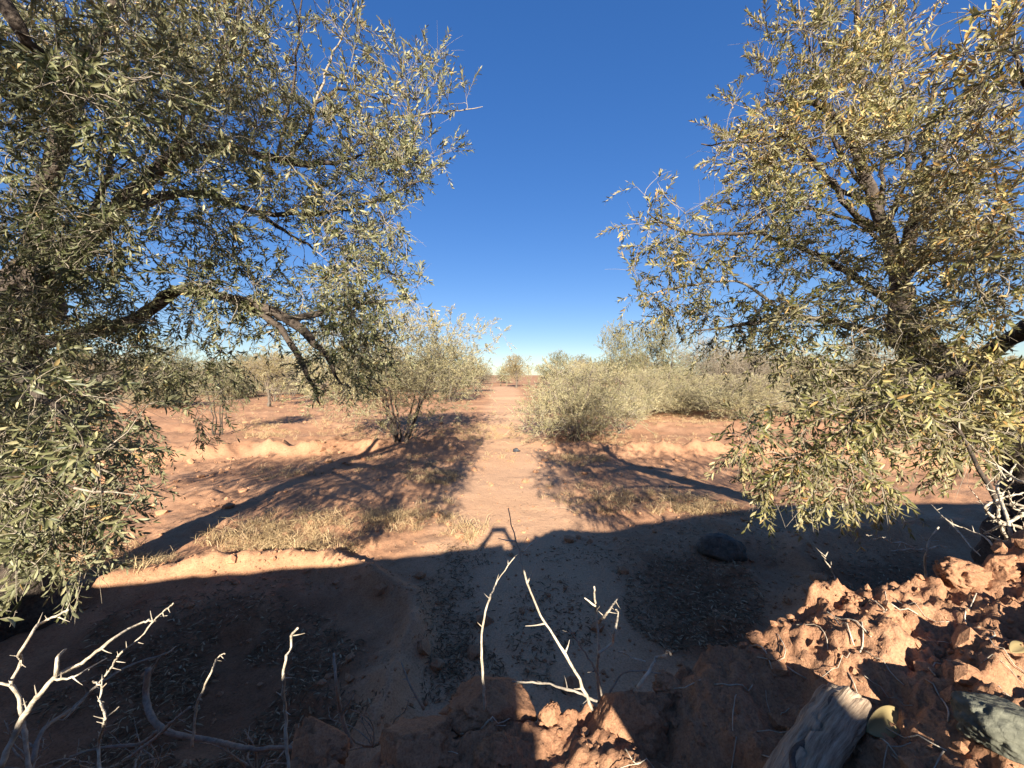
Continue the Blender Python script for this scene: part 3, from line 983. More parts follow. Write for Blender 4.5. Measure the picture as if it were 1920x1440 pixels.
lit = px_scatter([(420, 1200, 260, 95, 5200), (360, 1340, 340, 110, 3800), (840, 1130, 55, 110, 1500), (870, 1270, 80, 90, 1100), (1300, 1120, 135, 90, 4200),
                  (1250, 1040, 230, 45, 1300), (1040, 1180, 90, 110, 900), (1660, 1080, 130, 60, 1800), (1500, 985, 260, 30, 700), (880, 1040, 50, 25, 260),
                  (600, 970, 420, 60, 500), (1200, 930, 260, 60, 500), (960, 1100, 700, 330, 900)])
keep = noise3(lit[:, 0] * 2.2, lit[:, 1] * 2.2, 0, 91) > -0.45
lit = lit[keep]
n = len(lit)
P = on_ground(lit)
P[:, 2] += rng.uniform(0.002, 0.02, n)
a = rng.uniform(0, 6.28, n)
D = unit(np.stack([np.cos(a), np.sin(a), rng.normal(0, 0.18, n)], -1))
Nn = unit(np.stack([rng.normal(0, 0.4, n), rng.normal(0, 0.4, n), np.ones(n)], -1))
Ln = rng.uniform(0.022, 0.065, n)
tag(obj("leaf_litter", leaves_mesh("leaf_litter", P, D, Nn, Ln, Ln * rng.uniform(0.15, 0.24, n), rng.beta(1.1, 1.7, n), True, 0.15), DRY),
    "grey fallen olive leaves lying in the shaded basins", "leaf litter", kind="stuff")


def grass(name, label, zones, hgt, lean=0.45, clump=26):
    C = px_scatter(zones)
    C = np.repeat(C, clump, 0) + rng.normal(0, 0.045, (len(C) * clump, 2))
    n = len(C)
    P = on_ground(C) - np.array([0, 0, 0.01])
    D = unit(np.stack([rng.normal(0, lean, n), rng.normal(0, lean, n), np.ones(n)], -1))
    L = rng.uniform(hgt[0], hgt[1], n) * rng.uniform(0.5, 1, n)
    w = rng.uniform(0.0012, 0.0028, n) * 1.3
    s = unit(np.cross(D, rng.normal(size=(n, 3))))
    bend = unit(np.stack([D[:, 0], D[:, 1], -0.25 * np.ones(n)], -1))
    m = P + D * (L * 0.55)[:, None]
    tip = P + D * (L * 0.9)[:, None] + bend * (L * 0.35)[:, None]
    V = np.stack([P - s * w[:, None], P + s * w[:, None], m + s * (w * 0.8)[:, None], m - s * (w * 0.8)[:, None], tip], 1)
    b = np.arange(n)[:, None] * 5
    me = mesh_np(name, V.reshape(-1, 3), [b + np.array([3, 2, 4]), b + np.array([0, 1, 2, 3])], False,
                 {"tint": np.repeat(np.clip(rng.normal(0.5, 0.25, n), 0, 1), 5)})
    return tag(obj(name, me, STRAW), label, "grass", kind="stuff")


grass("dry_grass", "straw yellow dry grass tufts scattered over the red soil",
      [(470, 1010, 90, 30, 70), (600, 985, 130, 35, 60), (740, 975, 60, 30, 34), (560, 1030, 120, 14, 40), (815, 890, 55, 15, 45), (900, 805, 80, 16, 130), (1085, 858, 55, 12, 60),
       (1230, 942, 120, 22, 70), (1340, 960, 70, 14, 26), (500, 808, 60, 14, 80), (700, 800, 120, 22, 110), (820, 960, 40, 25, 14), (780, 850, 200, 30, 40), (530, 885, 60, 14, 16), (1100, 930, 90, 30, 24), (1200, 830, 120, 18, 60), (1290, 790, 90, 12, 90), (200, 1060, 130, 40, 60), (880, 1000, 60, 14, 14), (1600, 880, 200, 40, 40),
       (960, 780, 60, 20, 12), (1000, 850, 500, 60, 30)], (0.08, 0.32), 0.6, clump=26)
grass("dry_weeds", "thin sparse dry weeds on the far red field",
      [(620, 770, 330, 28, 230), (960, 760, 200, 18, 60), (1300, 775, 300, 18, 240), (900, 800, 600, 30, 150)], (0.12, 0.36), 0.35, 18)

# crumbs of soil
cz = px_scatter([(700, 850, 420, 40, 700), (1250, 850, 300, 40, 600), (960, 900, 600, 160, 900), (960, 1150, 800, 260, 900), (500, 1075, 250, 25, 250), (620, 770, 400, 30, 700), (1500, 1100, 120, 100, 200), (300, 900, 250, 60, 300)])
mb = MB()
iv, ifc = ICO[1]
cp = on_ground(cz)
for p in cp:
    r = min(0.006 * (1 + rng.pareto(2.2)), 0.06) * (1 + 0.04 * p[1])
    v = iv * (1 + 0.25 * rng.normal(size=(len(iv), 1))) * r * np.array([1, 1, 0.75]) + p + [0, 0, r * 0.25]
    mb.add(v, [ifc])
me = mb.mesh("soil_crumbs", False, {"trodden": np.zeros(mb.n)})
tag(obj("soil_crumbs", me, SOIL), "small crumbs of red soil strewn over the ground", "soil crumbs", kind="stuff")

# ------------------------------------------------------------------ rocks, clods
ROCK = bark_mat("grey_green_rock", (0.06, 0.06, 0.042), (0.17, 0.165, 0.12), 60, 0.5)
DARKROCK = bark_mat("dark_field_rock", (0.06, 0.048, 0.036), (0.14, 0.11, 0.082), 14, 0.5)
BLACK = plain_mat("slate_black", (0.03, 0.032, 0.036), 0.5)


def lump(name, label, cat, loc, rad, mat, seed, amp=0.22, sub=4, freq=1.6, fine=0.06, rot=0.0, flat=None, facets=0):
    v, f = ICO[sub]
    wp = v + 0.25 * np.stack([fbm(v[:, 0] * 2.5 + q_, v[:, 1] * 2.5, v[:, 2] * 2.5, 3, seed + 31 + q_) for q_ in range(3)], -1)
    d = 1 + amp * fbm(wp[:, 0] * freq + seed, wp[:, 1] * freq, wp[:, 2] * freq, 3, seed) + fine * fbm(wp[:, 0] * 7, wp[:, 1] * 7 + seed, wp[:, 2] * 7, 5, seed + 9, 0.7)
    rg_ = np.random.default_rng(seed * 7 + 1)
    for _k in range(facets):
        nn = unit(rg_.normal(size=3))
        c = v @ nn
        h = rg_.uniform(0.68, 0.95)
        d = np.where(c > 0.05, np.minimum(d, h / np.maximum(c, 0.05) * (1 + 0.03 * fbm(v[:, 0] * 9, v[:, 1] * 9, v[:, 2] * 9, 3, seed))), d)
    w = v * d[:, None]
    if flat is not None:
        w[:, 2] = np.maximum(w[:, 2], flat)
    w = w * np.array(rad)
    me = mesh_np(name, w, [f], True)
    o = obj(name, me, mat, None, loc)
    o.rotation_euler = (0, 0, rot)
    return tag(o, label, cat)


p = on_ground(g(1352, 1034)[:2])
lump("boulder", "dark rounded boulder lying in the shadow on the right of the path", "boulder", (p[0], p[1], p[2] + 0.07), (0.27, 0.23, 0.155), DARKROCK, 3, 0.12, facets=4)
p = on_ground(g(968, 842)[:2])
lump("stone", "small black flat stone lying on the sunlit path", "stone", (p[0], p[1], p[2] + 0.035), (0.10, 0.07, 0.06), BLACK, 5, 0.3, 4)

# ------------------------------------------------------------------ crumbling earth bank under the camera
bx = np.array([-3.2, -0.75, -0.32, -0.18, -0.04, 0.097, 0.194, 0.257, 0.326, 0.47, 0.57, 0.65, 0.79, 1.4, 2.6, 5.0])
bs = np.array([0.85, 0.62, 0.515, 0.483, 0.445, 0.43, 0.406, 0.362, 0.345, 0.295, 0.272, 0.236, 0.205, 0.23, 0.5, 0.8])


def bank_top(x, y):
    s = np.interp(x + 0.012 * noise3(x * 30, y * 30, 0, 2), bx, bs)
    lumpy = 0.014 * fbm(x * 13, y * 13, 0, 5, 51, 0.6) + 0.013 * np.maximum(0, fbm(x * 7, y * 7, 3, 3, 57)) * sstep(0.2, 0.45, x) + 0.005 * fbm(x * 48, y * 48, 5, 4, 59, 0.65)
    rid = 0.012 * (1 - np.abs(fbm(x * 24, y * 24, 1, 5, 53, 0.6))) * (0.4 + sstep(0.3, 0.45, x))
    hollow = -0.02 * np.exp(-((x - 0.3) / 0.1) ** 2 - ((y - 0.36) / 0.1) ** 2)
    return CAM_Z - s + lumpy + rid - 0.009 + hollow


nx, ny = 760, 150
gx = np.concatenate([np.linspace(-3.2, -0.6, 120)[:-1], np.linspace(-0.6, 1.0, 520), np.linspace(1.0, 5.0, 122)[1:]])
u = np.concatenate([np.linspace(-0.55, 0.16, 26)[:-1], np.linspace(0.16, 0.56, 110), np.linspace(0.56, 1.5, 40)[1:]])
X, Y = np.meshgrid(gx, u)
edge = 0.5 + 0.035 * fbm(X * 6, 0 * X, 0, 3, 77)
Z = bank_top(X, Y)
zg = terrain(X, Y)[0] - 0.06
face = sstep(0, 1, np.clip((Y - edge) / 0.62, 0, 1)) ** 0.55
Z = Z * (1 - face) + zg * face
Z = Z + 0.05 * fbm(X * 4, Y * 4, Z * 4, 4, 87) * np.clip(face * 3, 0, 1) * (face < 0.98)
back = sstep(-0.18, -0.5, Y)
Z = Z * (1 - back) + zg * back
m = len(gx)
i = np.arange(len(u) - 1)[:, None] * m
j = np.arange(m - 1)[None, :]
q = np.stack([i + j, i + j + 1, i + m + j + 1, i + m + j], -1).reshape(-1, 4)
me = mesh_np("earth_bank", np.stack([X, Y, Z], -1).reshape(-1, 3), [q], True)
tag(obj("earth_bank", me, MUD), kind="structure")


def on_bank(px, py):
    """where the sight line through a pixel meets the top of the bank"""
    r = ray(px, py)
    t = np.linspace(0.1, 1.2, 1200)
    pts = r[None] * t[:, None] + [0, 0, CAM_Z]
    hit = np.where((pts[:, 2] <= bank_z(pts[:, 0], pts[:, 1])) & (pts[:, 1] < 0.56))[0]
    return pts[hit[0]] if len(hit) else at(px, py, 0.48)


def bank_z(x, y):
    x, y = np.asarray(x, float), np.asarray(y, float)
    e = 0.5 + 0.035 * fbm(x * 6, 0 * x, 0, 3, 77)
    f = sstep(0, 1, np.clip((y - e) / 0.62, 0, 1)) ** 0.55
    return bank_top(x, y) * (1 - f) + (terrain(x, y)[0] - 0.06) * f


def px_len(px, d):
    return px / F * d


clods = [  # px, py, half width px, half height px, label
    (1195, 1385, 100, 80, "largest sunlit clod of red earth on the bank, with a ragged shadow on its side"),
    (1265, 1298, 34, 24, "small crumbly sunlit clod just above the largest clod"),
    (1288, 1266, 13, 12, "tiny sunlit pebble of earth above the small crumbly clod"),
    (1030, 1350, 26, 28, "pale grey angular clod in shadow left of the largest clod"),
    (580, 1425, 62, 50, "leftmost round clod of shaded earth at the bottom edge"),
    (775, 1432, 85, 48, "wide shaded clod at the bottom between the leftmost round clod and the sunlit clods"),
    (925, 1345, 95, 36, "long low shaded clod with roots sticking out behind the wide bottom clod"),
    (935, 1432, 50, 30, "half lit rough clod at the bottom edge left of the largest clod"),
    (1830, 1082, 48, 34, "smooth rounded clod, half lit, below the thorn pile at the right"),
    (1615, 1135, 28, 24, "clod with a sunlit cap at the crest of the bank"),
    (1905, 1075, 45, 34, "reddish clod at the right picture edge under the thorn pile"),
    (1435, 1205, 26, 12, "small lit lump on the dark crest of the bank"),
    (1690, 1170, 44, 26, "knobbly sunlit clod in the middle of the lit slope"),
    (1760, 1225, 34, 22, "flat sunlit clod right of the knobbly clod"),
]
for n_, (px, py, hw, hh, lab) in enumerate(clods):
    q = on_bank(px, py)
    d = q[1]
    r1, r3 = px_len(hw, d), px_len(hh, d)
    big = hw > 60
    lump("clod", lab, "clod", (q[0], q[1] + r1 * 0.4, q[2] - r3 * 0.25), (r1, r1 * 0.75, r3), MUD, 20 + n_, 0.24, 5, 1.9, 0.085, rng.uniform(-0.5, 0.5), facets=9)

# scattered crumbs on the bank
mb = MB()
for _ in range(2600):
    x, y = rng.uniform(-0.5, 1.0), rng.uniform(0.18, 0.52)
    if x < 0.3 and rng.uniform() < 0.55:
        continue
    r = min(0.0012 * (1 + rng.pareto(1.8)), 0.011)
    z = float(bank_z(x, y))
    v = iv * (1 + 0.25 * rng.normal(size=(len(iv), 1))) * r + [x, y, z + r * 0.3]
    mb.add(v, [ifc])
tag(obj("bank_crumbs", mb.mesh("bank_crumbs", False), MUD), "crumbs of dry red earth on the top of the bank", "soil crumbs", kind="stuff")
# straw and root fibres on the bank
mb = MB()
for _ in range(150):
    x, y = rng.uniform(-0.2, 0.9), rng.uniform(0.2, 0.5)
    a = rng.uniform(0, 3.14)
    L = rng.uniform(0.012, 0.06)
    t = np.linspace(-0.5, 0.5, 7)[:, None]
    dd = np.array([[math.cos(a), math.sin(a), 0]])
    pp = np.array([[x, y, 0]]) + dd * t * L + np.array([[-math.sin(a), math.cos(a), 0]]) * (t ** 2) * L * rng.normal(0, 0.8)
    pp[:, 2] = bank_z(pp[:, 0], pp[:, 1]) + 0.002 + rng.uniform(0, 0.006) * (1 - 4 * t[:, 0] ** 2)
    mb.tube(pp, rng.uniform(0.0003, 0.0009), 4)
tag(obj("straw_fibres", mb.mesh("straw_fibres"), THORN), "bits of straw and root fibre stuck in the earth bank", "straw", kind="stuff")

# rock at the right edge
q = on_bank(1905, 1395) + np.array([0.002, 0.006, 0.007])
lump("rock", "smooth grey green rock at the right edge of the bank", "rock", (q[0], q[1], q[2]), (0.033, 0.028, 0.021), ROCK, 8, 0.12, 5, 1.3, 0.04, facets=6)

# log and its leaf
LOGM, nt, out = new_mat("weathered_log")
cmb = N(nt, "ShaderNodeCombineXYZ")
for ax_, nm_ in enumerate(("ring_x", "ring_y", "length")):
    nt.links.new(N(nt, "ShaderNodeAttribute", attribute_name=nm_).outputs["Fac"], cmb.inputs[ax_])
gn = N(nt, "ShaderNodeTexNoise", i_Scale=4.0, i_Detail=10.0, i_Roughness=0.68)
nt.links.new(cmb.outputs[0], gn.inputs["Vector"])
rw = ramp(nt, [(0.3, (0.08, 0.055, 0.036)), (0.43, (0.27, 0.19, 0.125)), (0.58, (0.44, 0.33, 0.225)), (0.75, (0.60, 0.47, 0.34))], gn.outputs[0])
bw = N(nt, "ShaderNodeBsdfPrincipled", i_Roughness=0.85)
bw.inputs["Specular IOR Level"].default_value = 0.15
nt.links.new(rw.outputs[0], bw.inputs["Base Color"])
bb = N(nt, "ShaderNodeBump", i_Strength=0.9, i_Distance=0.004)
nt.links.new(gn.outputs[0], bb.inputs["Height"])
nt.links.new(bb.outputs[0], bw.inputs["Normal"])
nt.links.new(bw.outputs[0], out.inputs[0])
a_, b_ = at(1588, 1318, 0.40), at(1470, 1500, 0.335)
root = thing("log", "short weathered grey log with cracked bark lying on the bank", "log", tuple(b_))
t = np.linspace(0, 1, 40)[:, None]
ax = b_ * (1 - t) + a_ * t + np.array([0, 0, 0.006]) * np.sin(t * 3)
na, nl_ = 72, 70
A_, T_ = np.meshgrid(np.arange(na) * 2 * math.pi / na, np.linspace(0, 1, nl_))
axd = unit(a_ - b_)
e1 = unit(np.cross(axd, [0, 0, 1.0])); e2 = np.cross(axd, e1)
rr_ = 0.0205 * (1 + 0.07 * np.sin(T_ * 8) + 0.12 * np.exp(-((T_ - 0.6) / 0.1) ** 2) + 0.10 * np.cos(2 * A_ + 1))
rr_ = rr_ * (1 + 0.05 * fbm(np.cos(A_) * 2.5, np.sin(A_) * 2.5, T_ * 4, 4, 203, 0.6))
for a0_, wv, dp, wd in ((1.2, 0.5, 0.30, 0.10), (2.3, 0.3, 0.22, 0.07), (3.4, 0.6, 0.2, 0.08), (0.3, 0.4, 0.2, 0.06), (5.0, 0.3, 0.2, 0.08), (1.75, 0.8, 0.16, 0.05)):
    c_ = a0_ + wv * np.sin(T_ * 5 + a0_ * 3) + 0.25 * noise3(T_ * 12, a0_, 0, 4)
    dd_ = np.abs((A_ - c_ + math.pi) % (2 * math.pi) - math.pi)
    rr_ = rr_ * (1 - dp * np.exp(-(dd_ / wd) ** 2) * (0.5 + 0.5 * noise3(T_ * 6, a0_ * 9, 0, 8)))
Tend = T_ + (T_ > 0.93) * 0.03 * fbm(np.cos(A_) * 3, np.sin(A_) * 3, 0, 3, 205)
axp = (a_ - b_) * Tend[..., None] + np.array([0, 0, 0.006]) * np.sin(T_ * 3)[..., None]
Vv = axp + rr_[..., None] * (e1 * np.cos(A_)[..., None] + e2 * np.sin(A_)[..., None])
i = np.arange(nl_ - 1)[:, None] * na
j = np.arange(na)[None, :]
k_ = (j + 1) % na
qq = np.stack([i + j, i + k_, i + na + k_, i + na + j], -1).reshape(-1, 4)
mb = MB()
endc = Vv[-1].mean(0) - axd * 0.004
e = (nl_ - 1) * na
mb.add(np.vstack([Vv.reshape(-1, 3), endc]), [qq, np.stack([e + j[0], e + k_[0], np.full(na, nl_ * na)], -1)])
obj("wood", mb.mesh("wood", True, {"ring_x": np.append(np.cos(A_).ravel() * 1.6, 0), "ring_y": np.append(np.sin(A_).ravel() * 1.6, 0), "length": np.append(T_.ravel() * 0.9, 1)}), LOGM, root)
mb = MB()
for i_ in range(3):   # raised strips of bark
    th = [1.9, 0.6, 4.9][i_]
    tt = np.linspace([0.15, 0.3, 0.1][i_], [0.7, 0.95, 0.9][i_], 18)[:, None]
    c = b_ * (1 - tt) + a_ * tt - b_
    axd = unit(a_ - b_)
    e1 = unit(np.cross(axd, [0, 0, 1.0])); e2 = np.cross(axd, e1)
    w = th + 0.35 * np.sin(tt * 11 + i_)
    mb.tube(c + (e1 * np.cos(w) + e2 * np.sin(w)) * 0.0217, 0.0026, 6, 0.5)
obj("bark_strip", mb.mesh("bark_strip"), bark_mat("brown_bark", (0.07, 0.05, 0.04), (0.16, 0.12, 0.09), 60, 0.8), root)


def single_leaf(name, label, base, tip, nrm, w, mat, curl=0.25):
    base, tip = np.array(base, float), np.array(tip, float)
    D = tip - base
    L = np.linalg.norm(D)
    D = D / L
    S = unit(np.cross(D, nrm)); Nn = np.cross(S, D)
    tt = np.linspace(0, 1, 15)
    prof = np.sin(math.pi * tt ** 0.85) ** 0.75
    V = []
    for a2, pr in zip(tt, prof):
        c = base + D * L * a2 - Nn * L * curl * (a2 ** 2 - a2 * 0.3)
        for s in (-1, -0.5, 0, 0.5, 1):
            V.append(c + S * s * w * pr + Nn * w * 0.5 * pr * s * s)
    nrow = 15
    i = np.arange(nrow - 1)[:, None] * 5
    j = np.arange(4)[None, :]
    q = np.stack([i + j, i + j + 1, i + j + 6, i + j + 5], -1).reshape(-1, 4)
    me = mesh_np(name, np.array(V) - base, [q], True, {"tint": np.full(75, 0.75)})
    o = obj(name, me, mat, None, tuple(base))
    md = o.modifiers.new("thick", 'SOLIDIFY')
    md.thickness = 0.0006
    return tag(o, label, "leaf")


lq = on_bank(1640, 1360)
single_leaf("dry_leaf", "curled yellowish dead leaf resting against the side of the log", at(1625, 1372, lq[1] - 0.01), at(1695, 1330, lq[1] + 0.004), (0.1, -0.75, 0.6), 0.0105, LEAF_Y, 0.2)
single_leaf("dry_leaf", "pale dead leaf at the right edge of the sunlit slope", on_bank(1895, 1230) + [0, 0, .004], on_bank(1925, 1215) + [0, 0, .006], (0, -0.4, 0.9), 0.005, LEAF_Y, 0.1)

# ------------------------------------------------------------------ thorn branches
def thorny(name, label, lines, mat=THORN, thorns=True, wob=0.02, group=None):
    """lines: list of (list of (px, py), depth or (depth, depth), radius at base, radius at tip)"""
    mb = MB()
    for pts, d, r0, r1 in lines:
        d0, d1 = d if isinstance(d, tuple) else (d, d)
        n = len(pts)
        dd = np.linspace(d0, d1, n) + (rng.normal(0, wob, n) if n > 2 else 0)
        if n > 2:
            dd[0] = d0
        p3 = at(np.array([q[0] for q in pts]), np.array([q[1] for q in pts]), dd)
        q = smooth_path(p3, 0.008)
        q[1:-1] += rng.normal(0, 0.0005, (len(q) - 2, 3))
        rad = 0.8 * np.linspace(r0, r1, len(q)) * (1 + 0.10 * noise3(np.arange(len(q)) * 0.7, r0 * 1000, 0, 3))
        # swollen nodes where thorns sit
        L = len(q)
        if thorns:
            step = max(4, int(0.028 / 0.008))
            side = 1
            for k_ in range(step // 2 + 1, L - 1, step):
                if rng.uniform() < 0.2:
                    continue
                tdir = unit(q[min(k_ + 1, L - 1)] - q[k_ - 1])
                lat = unit(np.cross(tdir, np.array([rng.normal(0, 0.5), 1.0, rng.normal(0, 0.5)]))) * side
                side = -side if rng.uniform() < 0.75 else side
                dv = unit(lat + tdir * rng.uniform(0.2, 0.8))
                tl = rng.uniform(0.006, 0.017) * (1 if r0 < 0.006 else 1.4)
                s = np.linspace(0, 1, 5)[:, None]
                tp = q[k_] + dv * tl * s + tdir * tl * 0.18 * s ** 2
                mb.tube(tp, np.linspace(max(0.0009, rad[k_] * 0.5), 0.0002, 5), 5)
                rad[k_] *= 1.22
        mb.tube(q, rad, 8, 0.12)
    me = mb.mesh(name)
    org = me.vertices[0].co.copy()
    co = np.empty(len(me.vertices) * 3, np.float32)
    me.vertices.foreach_get("co", co)
    co = co.reshape(-1, 3) - np.array(org)
    me.vertices.foreach_set("co", co.ravel())
    o = obj(name, me, mat, None, tuple(org))
    return tag(o, label, "thorn branch", group)


R = 0.0027
thorny("thorn_branch", "bleached thorn branch curving up at the far left edge, forked at its foot",
       [([(60, 1470), (33, 1300), (19, 1285), (39, 1242), (37, 1224), (67, 1177), (86, 1164), (128, 1144)], (0.5, 0.46), R, 0.0014), ([(19, 1285), (-25, 1275)], 0.49, 0.002, 0.001)])
thorny("thorn_branch", "longest bleached thorn branch at lower left, lying slanted with a short upright fork",
       [([(0, 1440), (44, 1344), (78, 1299), (105, 1267), (150, 1246), (187, 1217), (225, 1189), (266, 1167), (287, 1164)], (0.46, 0.5), 0.0042, 0.0012),
        ([(105, 1267), (109, 1233), (123, 1217)], 0.47, 0.0026, 0.0014), ([(100, 1274), (140, 1268), (200, 1234)], 0.47, 0.0018, 0.0008)])
thorny("thorn_branch", "straight thin thorn twig beside the longest slanted branch",
       [([(120, 1350), (194, 1271), (225, 1227), (259, 1199), (287, 1165), (325, 1131)], (0.6, 0.5), 0.002, 0.0011)])
thorny("thorn_branch", "short crooked thorn twig shaped like a Y between the slanted branch and the grey root",
       [([(186, 1470), (186, 1392), (197, 1347), (187, 1311), (192, 1289), (175, 1277)], 0.49, 0.0022, 0.0013), ([(197, 1347), (223, 1325)], 0.49, 0.0014, 0.0006), ([(192, 1290), (200, 1281)], 0.49, 0.0013, 0.0006)])
thorny("thorn_branch", "upright zigzag thorn stick lit bright against the dark litter",
       [([(545, 1480), (537, 1386), (536, 1339), (531, 1292), (534, 1239), (545, 1217), (547, 1192), (558, 1178)], 0.47, 0.0027, 0.0016)])
thorny("thorn_branch", "thin dim twig with only its tip lit, left of the zigzag stick",
       [([(360, 1400), (369, 1324), (380, 1296), (397, 1258), (409, 1232), (422, 1226)], (0.56, 0.54), 0.0024, 0.0009)])
thorny("thorn_branch", "long whip of thorn rising up the middle into the shadow of the hands",
       [([(1110, 1330), (1085, 1275), (1058, 1225), (1037, 1190), (1015, 1154), (995, 1110), (982, 1070), (968, 1015), (960, 985), (953, 953)], (0.33, 0.31), 0.0018, 0.0005)], wob=0.003)
thorny("thorn_branch", "curved thorn whip crossing behind the long middle one",
       [([(908, 1330), (905, 1250), (903, 1190), (915, 1130), (933, 1090), (960, 1050), (985, 1030), (1008, 1008)], (0.46, 0.55), 0.0022, 0.0006)])
thorny("thorn_branch", "bright three pronged thorn branch right of the long middle whip",
       [([(1128, 1340), (1120, 1270), (1122, 1205), (1118, 1150), (1114, 1100)], 0.68, 0.0040, 0.0017), ([(1123, 1168), (1140, 1147), (1158, 1122)], 0.68, 0.0029, 0.0013), ([(1118, 1137), (1096, 1121)], 0.68, 0.0025, 0.0012)])
thorny("thorn_branch", "little thorn twig beside the three pronged branch",
       [([(1122, 1225), (1148, 1207), (1153, 1180), (1159, 1150), (1154, 1143)], 0.45, 0.0018, 0.0008)])
thorny("thorn_branch", "small bent thorn twig lying on the crest above the small crumbly clod",
       [([(1195, 1290), (1224, 1248), (1230, 1234), (1248, 1230), (1252, 1220), (1258, 1228)], 0.44, 0.0024, 0.0014)])
thorny("thorn_branch", "stub of lit thorn twig left of the small bent twig",
       [([(1210, 1240), (1183, 1232), (1170, 1224), (1160, 1222)], 0.45, 0.0012, 0.0010)])
thorny("thorn_branch", "thin crooked twig standing in the shade before the right hand basin",
       [([(1600, 1125), (1575, 1100), (1563, 1080), (1556, 1060), (1545, 1050), (1552, 1035)], 0.62, 0.0018, 0.0010), ([(1548, 1048), (1540, 1040)], 0.62, 0.001, 0.0006)])
thorny("thorn_branch", "bright thorn branch like a small cross, standing over the dark right basin",
       [([(1740, 1110), (1735, 1075), (1737, 1032), (1743, 1012), (1760, 988)], 0.66, 0.0024, 0.0016), ([(1737, 1032), (1705, 1030), (1672, 1033)], 0.66, 0.0019, 0.001),
        ([(1740, 1030), (1758, 1024), (1776, 1026)], 0.66, 0.0019, 0.001), ([(1740, 1014), (1724, 1002)], 0.66, 0.0011, 0.0005)])
thorny("thorn_branch", "dim thin twig reaching left from the cross shaped branch",
       [([(1720, 1030), (1690, 1016), (1672, 1018), (1655, 1008), (1640, 1010), (1624, 1003)], 0.72, 0.0013, 0.0009)])
thorny("thorn_branch", "sunlit thorn branch sloping down from the hanging olive leaves at right",
       [([(1960, 1075), (1900, 1043), (1870, 1030), (1845, 1006), (1800, 988), (1775, 975), (1745, 945)], (0.66, 0.9), 0.003, 0.001), ([(1775, 975), (1800, 1000), (1818, 1022), (1838, 1042)], (0.86, 0.72), 0.0026, 0.0012)])
pile = []
for pts in ([(1990, 1020), (1920, 992), (1870, 975), (1848, 952), (1875, 935), (1930, 922)], [(1960, 1090), (1900, 1030), (1872, 970), (1880, 925), (1900, 905)],
            [(1905, 1060), (1893, 990), (1870, 915), (1878, 895), (1868, 872)], [(1990, 940), (1930, 960), (1880, 985), (1845, 1000)], [(1990, 985), (1925, 950), (1880, 945), (1850, 940)],
            [(1985, 900), (1925, 905), (1895, 890), (1905, 870)], [(1990, 1050), (1930, 1010), (1885, 1015), (1850, 1005)]):
    pile.append(pts)
pl_lab = ["bare thorn branch bent like a hook on top of the right thorn pile", "thick thorn stem rising through the middle of the right thorn pile", "zigzag thorn twig standing before the dark trunk at right",
          "thorn branch lying level through the right thorn pile", "pale thorn branch crossing the hook shaped one in the pile", "highest thorn twig of the right pile, by the trunk", "lowest thorn branch of the right pile, partly in shade"]
for pts, lb in zip(pile, pl_lab):
    ex = []
    for _ in range(2):
        k_ = rng.integers(1, len(pts) - 1)
        b0 = pts[k_]
        ex.append(([b0, (b0[0] + rng.uniform(-38, 10), b0[1] + rng.uniform(-30, 20)), (b0[0] + rng.uniform(-60, 10), b0[1] + rng.uniform(-52, 18))], 0.82, 0.0022, 0.0008))
    thorny("thorn_branch", lb, [(pts, (0.78, 0.86), 0.0042, 0.0016)] + ex, wob=0.03)
# shaded tangle lower left
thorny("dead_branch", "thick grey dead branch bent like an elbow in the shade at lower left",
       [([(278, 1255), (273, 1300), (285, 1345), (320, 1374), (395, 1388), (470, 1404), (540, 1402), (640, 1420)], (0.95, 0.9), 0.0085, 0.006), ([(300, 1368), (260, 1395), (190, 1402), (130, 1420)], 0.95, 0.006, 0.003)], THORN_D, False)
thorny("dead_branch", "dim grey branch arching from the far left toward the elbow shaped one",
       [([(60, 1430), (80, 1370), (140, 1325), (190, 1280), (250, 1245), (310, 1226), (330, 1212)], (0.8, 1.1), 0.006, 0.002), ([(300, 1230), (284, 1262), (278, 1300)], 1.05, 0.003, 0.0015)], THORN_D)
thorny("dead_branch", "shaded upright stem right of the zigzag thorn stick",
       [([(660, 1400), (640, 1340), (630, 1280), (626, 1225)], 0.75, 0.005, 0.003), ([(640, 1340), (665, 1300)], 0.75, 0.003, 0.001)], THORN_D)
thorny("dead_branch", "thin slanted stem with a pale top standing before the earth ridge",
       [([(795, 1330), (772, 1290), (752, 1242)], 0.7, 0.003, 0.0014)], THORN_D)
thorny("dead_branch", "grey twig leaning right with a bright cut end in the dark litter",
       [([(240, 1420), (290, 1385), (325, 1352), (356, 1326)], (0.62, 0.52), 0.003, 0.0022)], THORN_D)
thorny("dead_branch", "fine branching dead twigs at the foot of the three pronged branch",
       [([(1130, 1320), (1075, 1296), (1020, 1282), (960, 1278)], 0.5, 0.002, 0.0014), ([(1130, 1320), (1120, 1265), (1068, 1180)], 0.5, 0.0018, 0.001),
        ([(1130, 1320), (1160, 1272), (1180, 1258), (1240, 1262)], 0.5, 0.0018, 0.0008)], THORN_D)
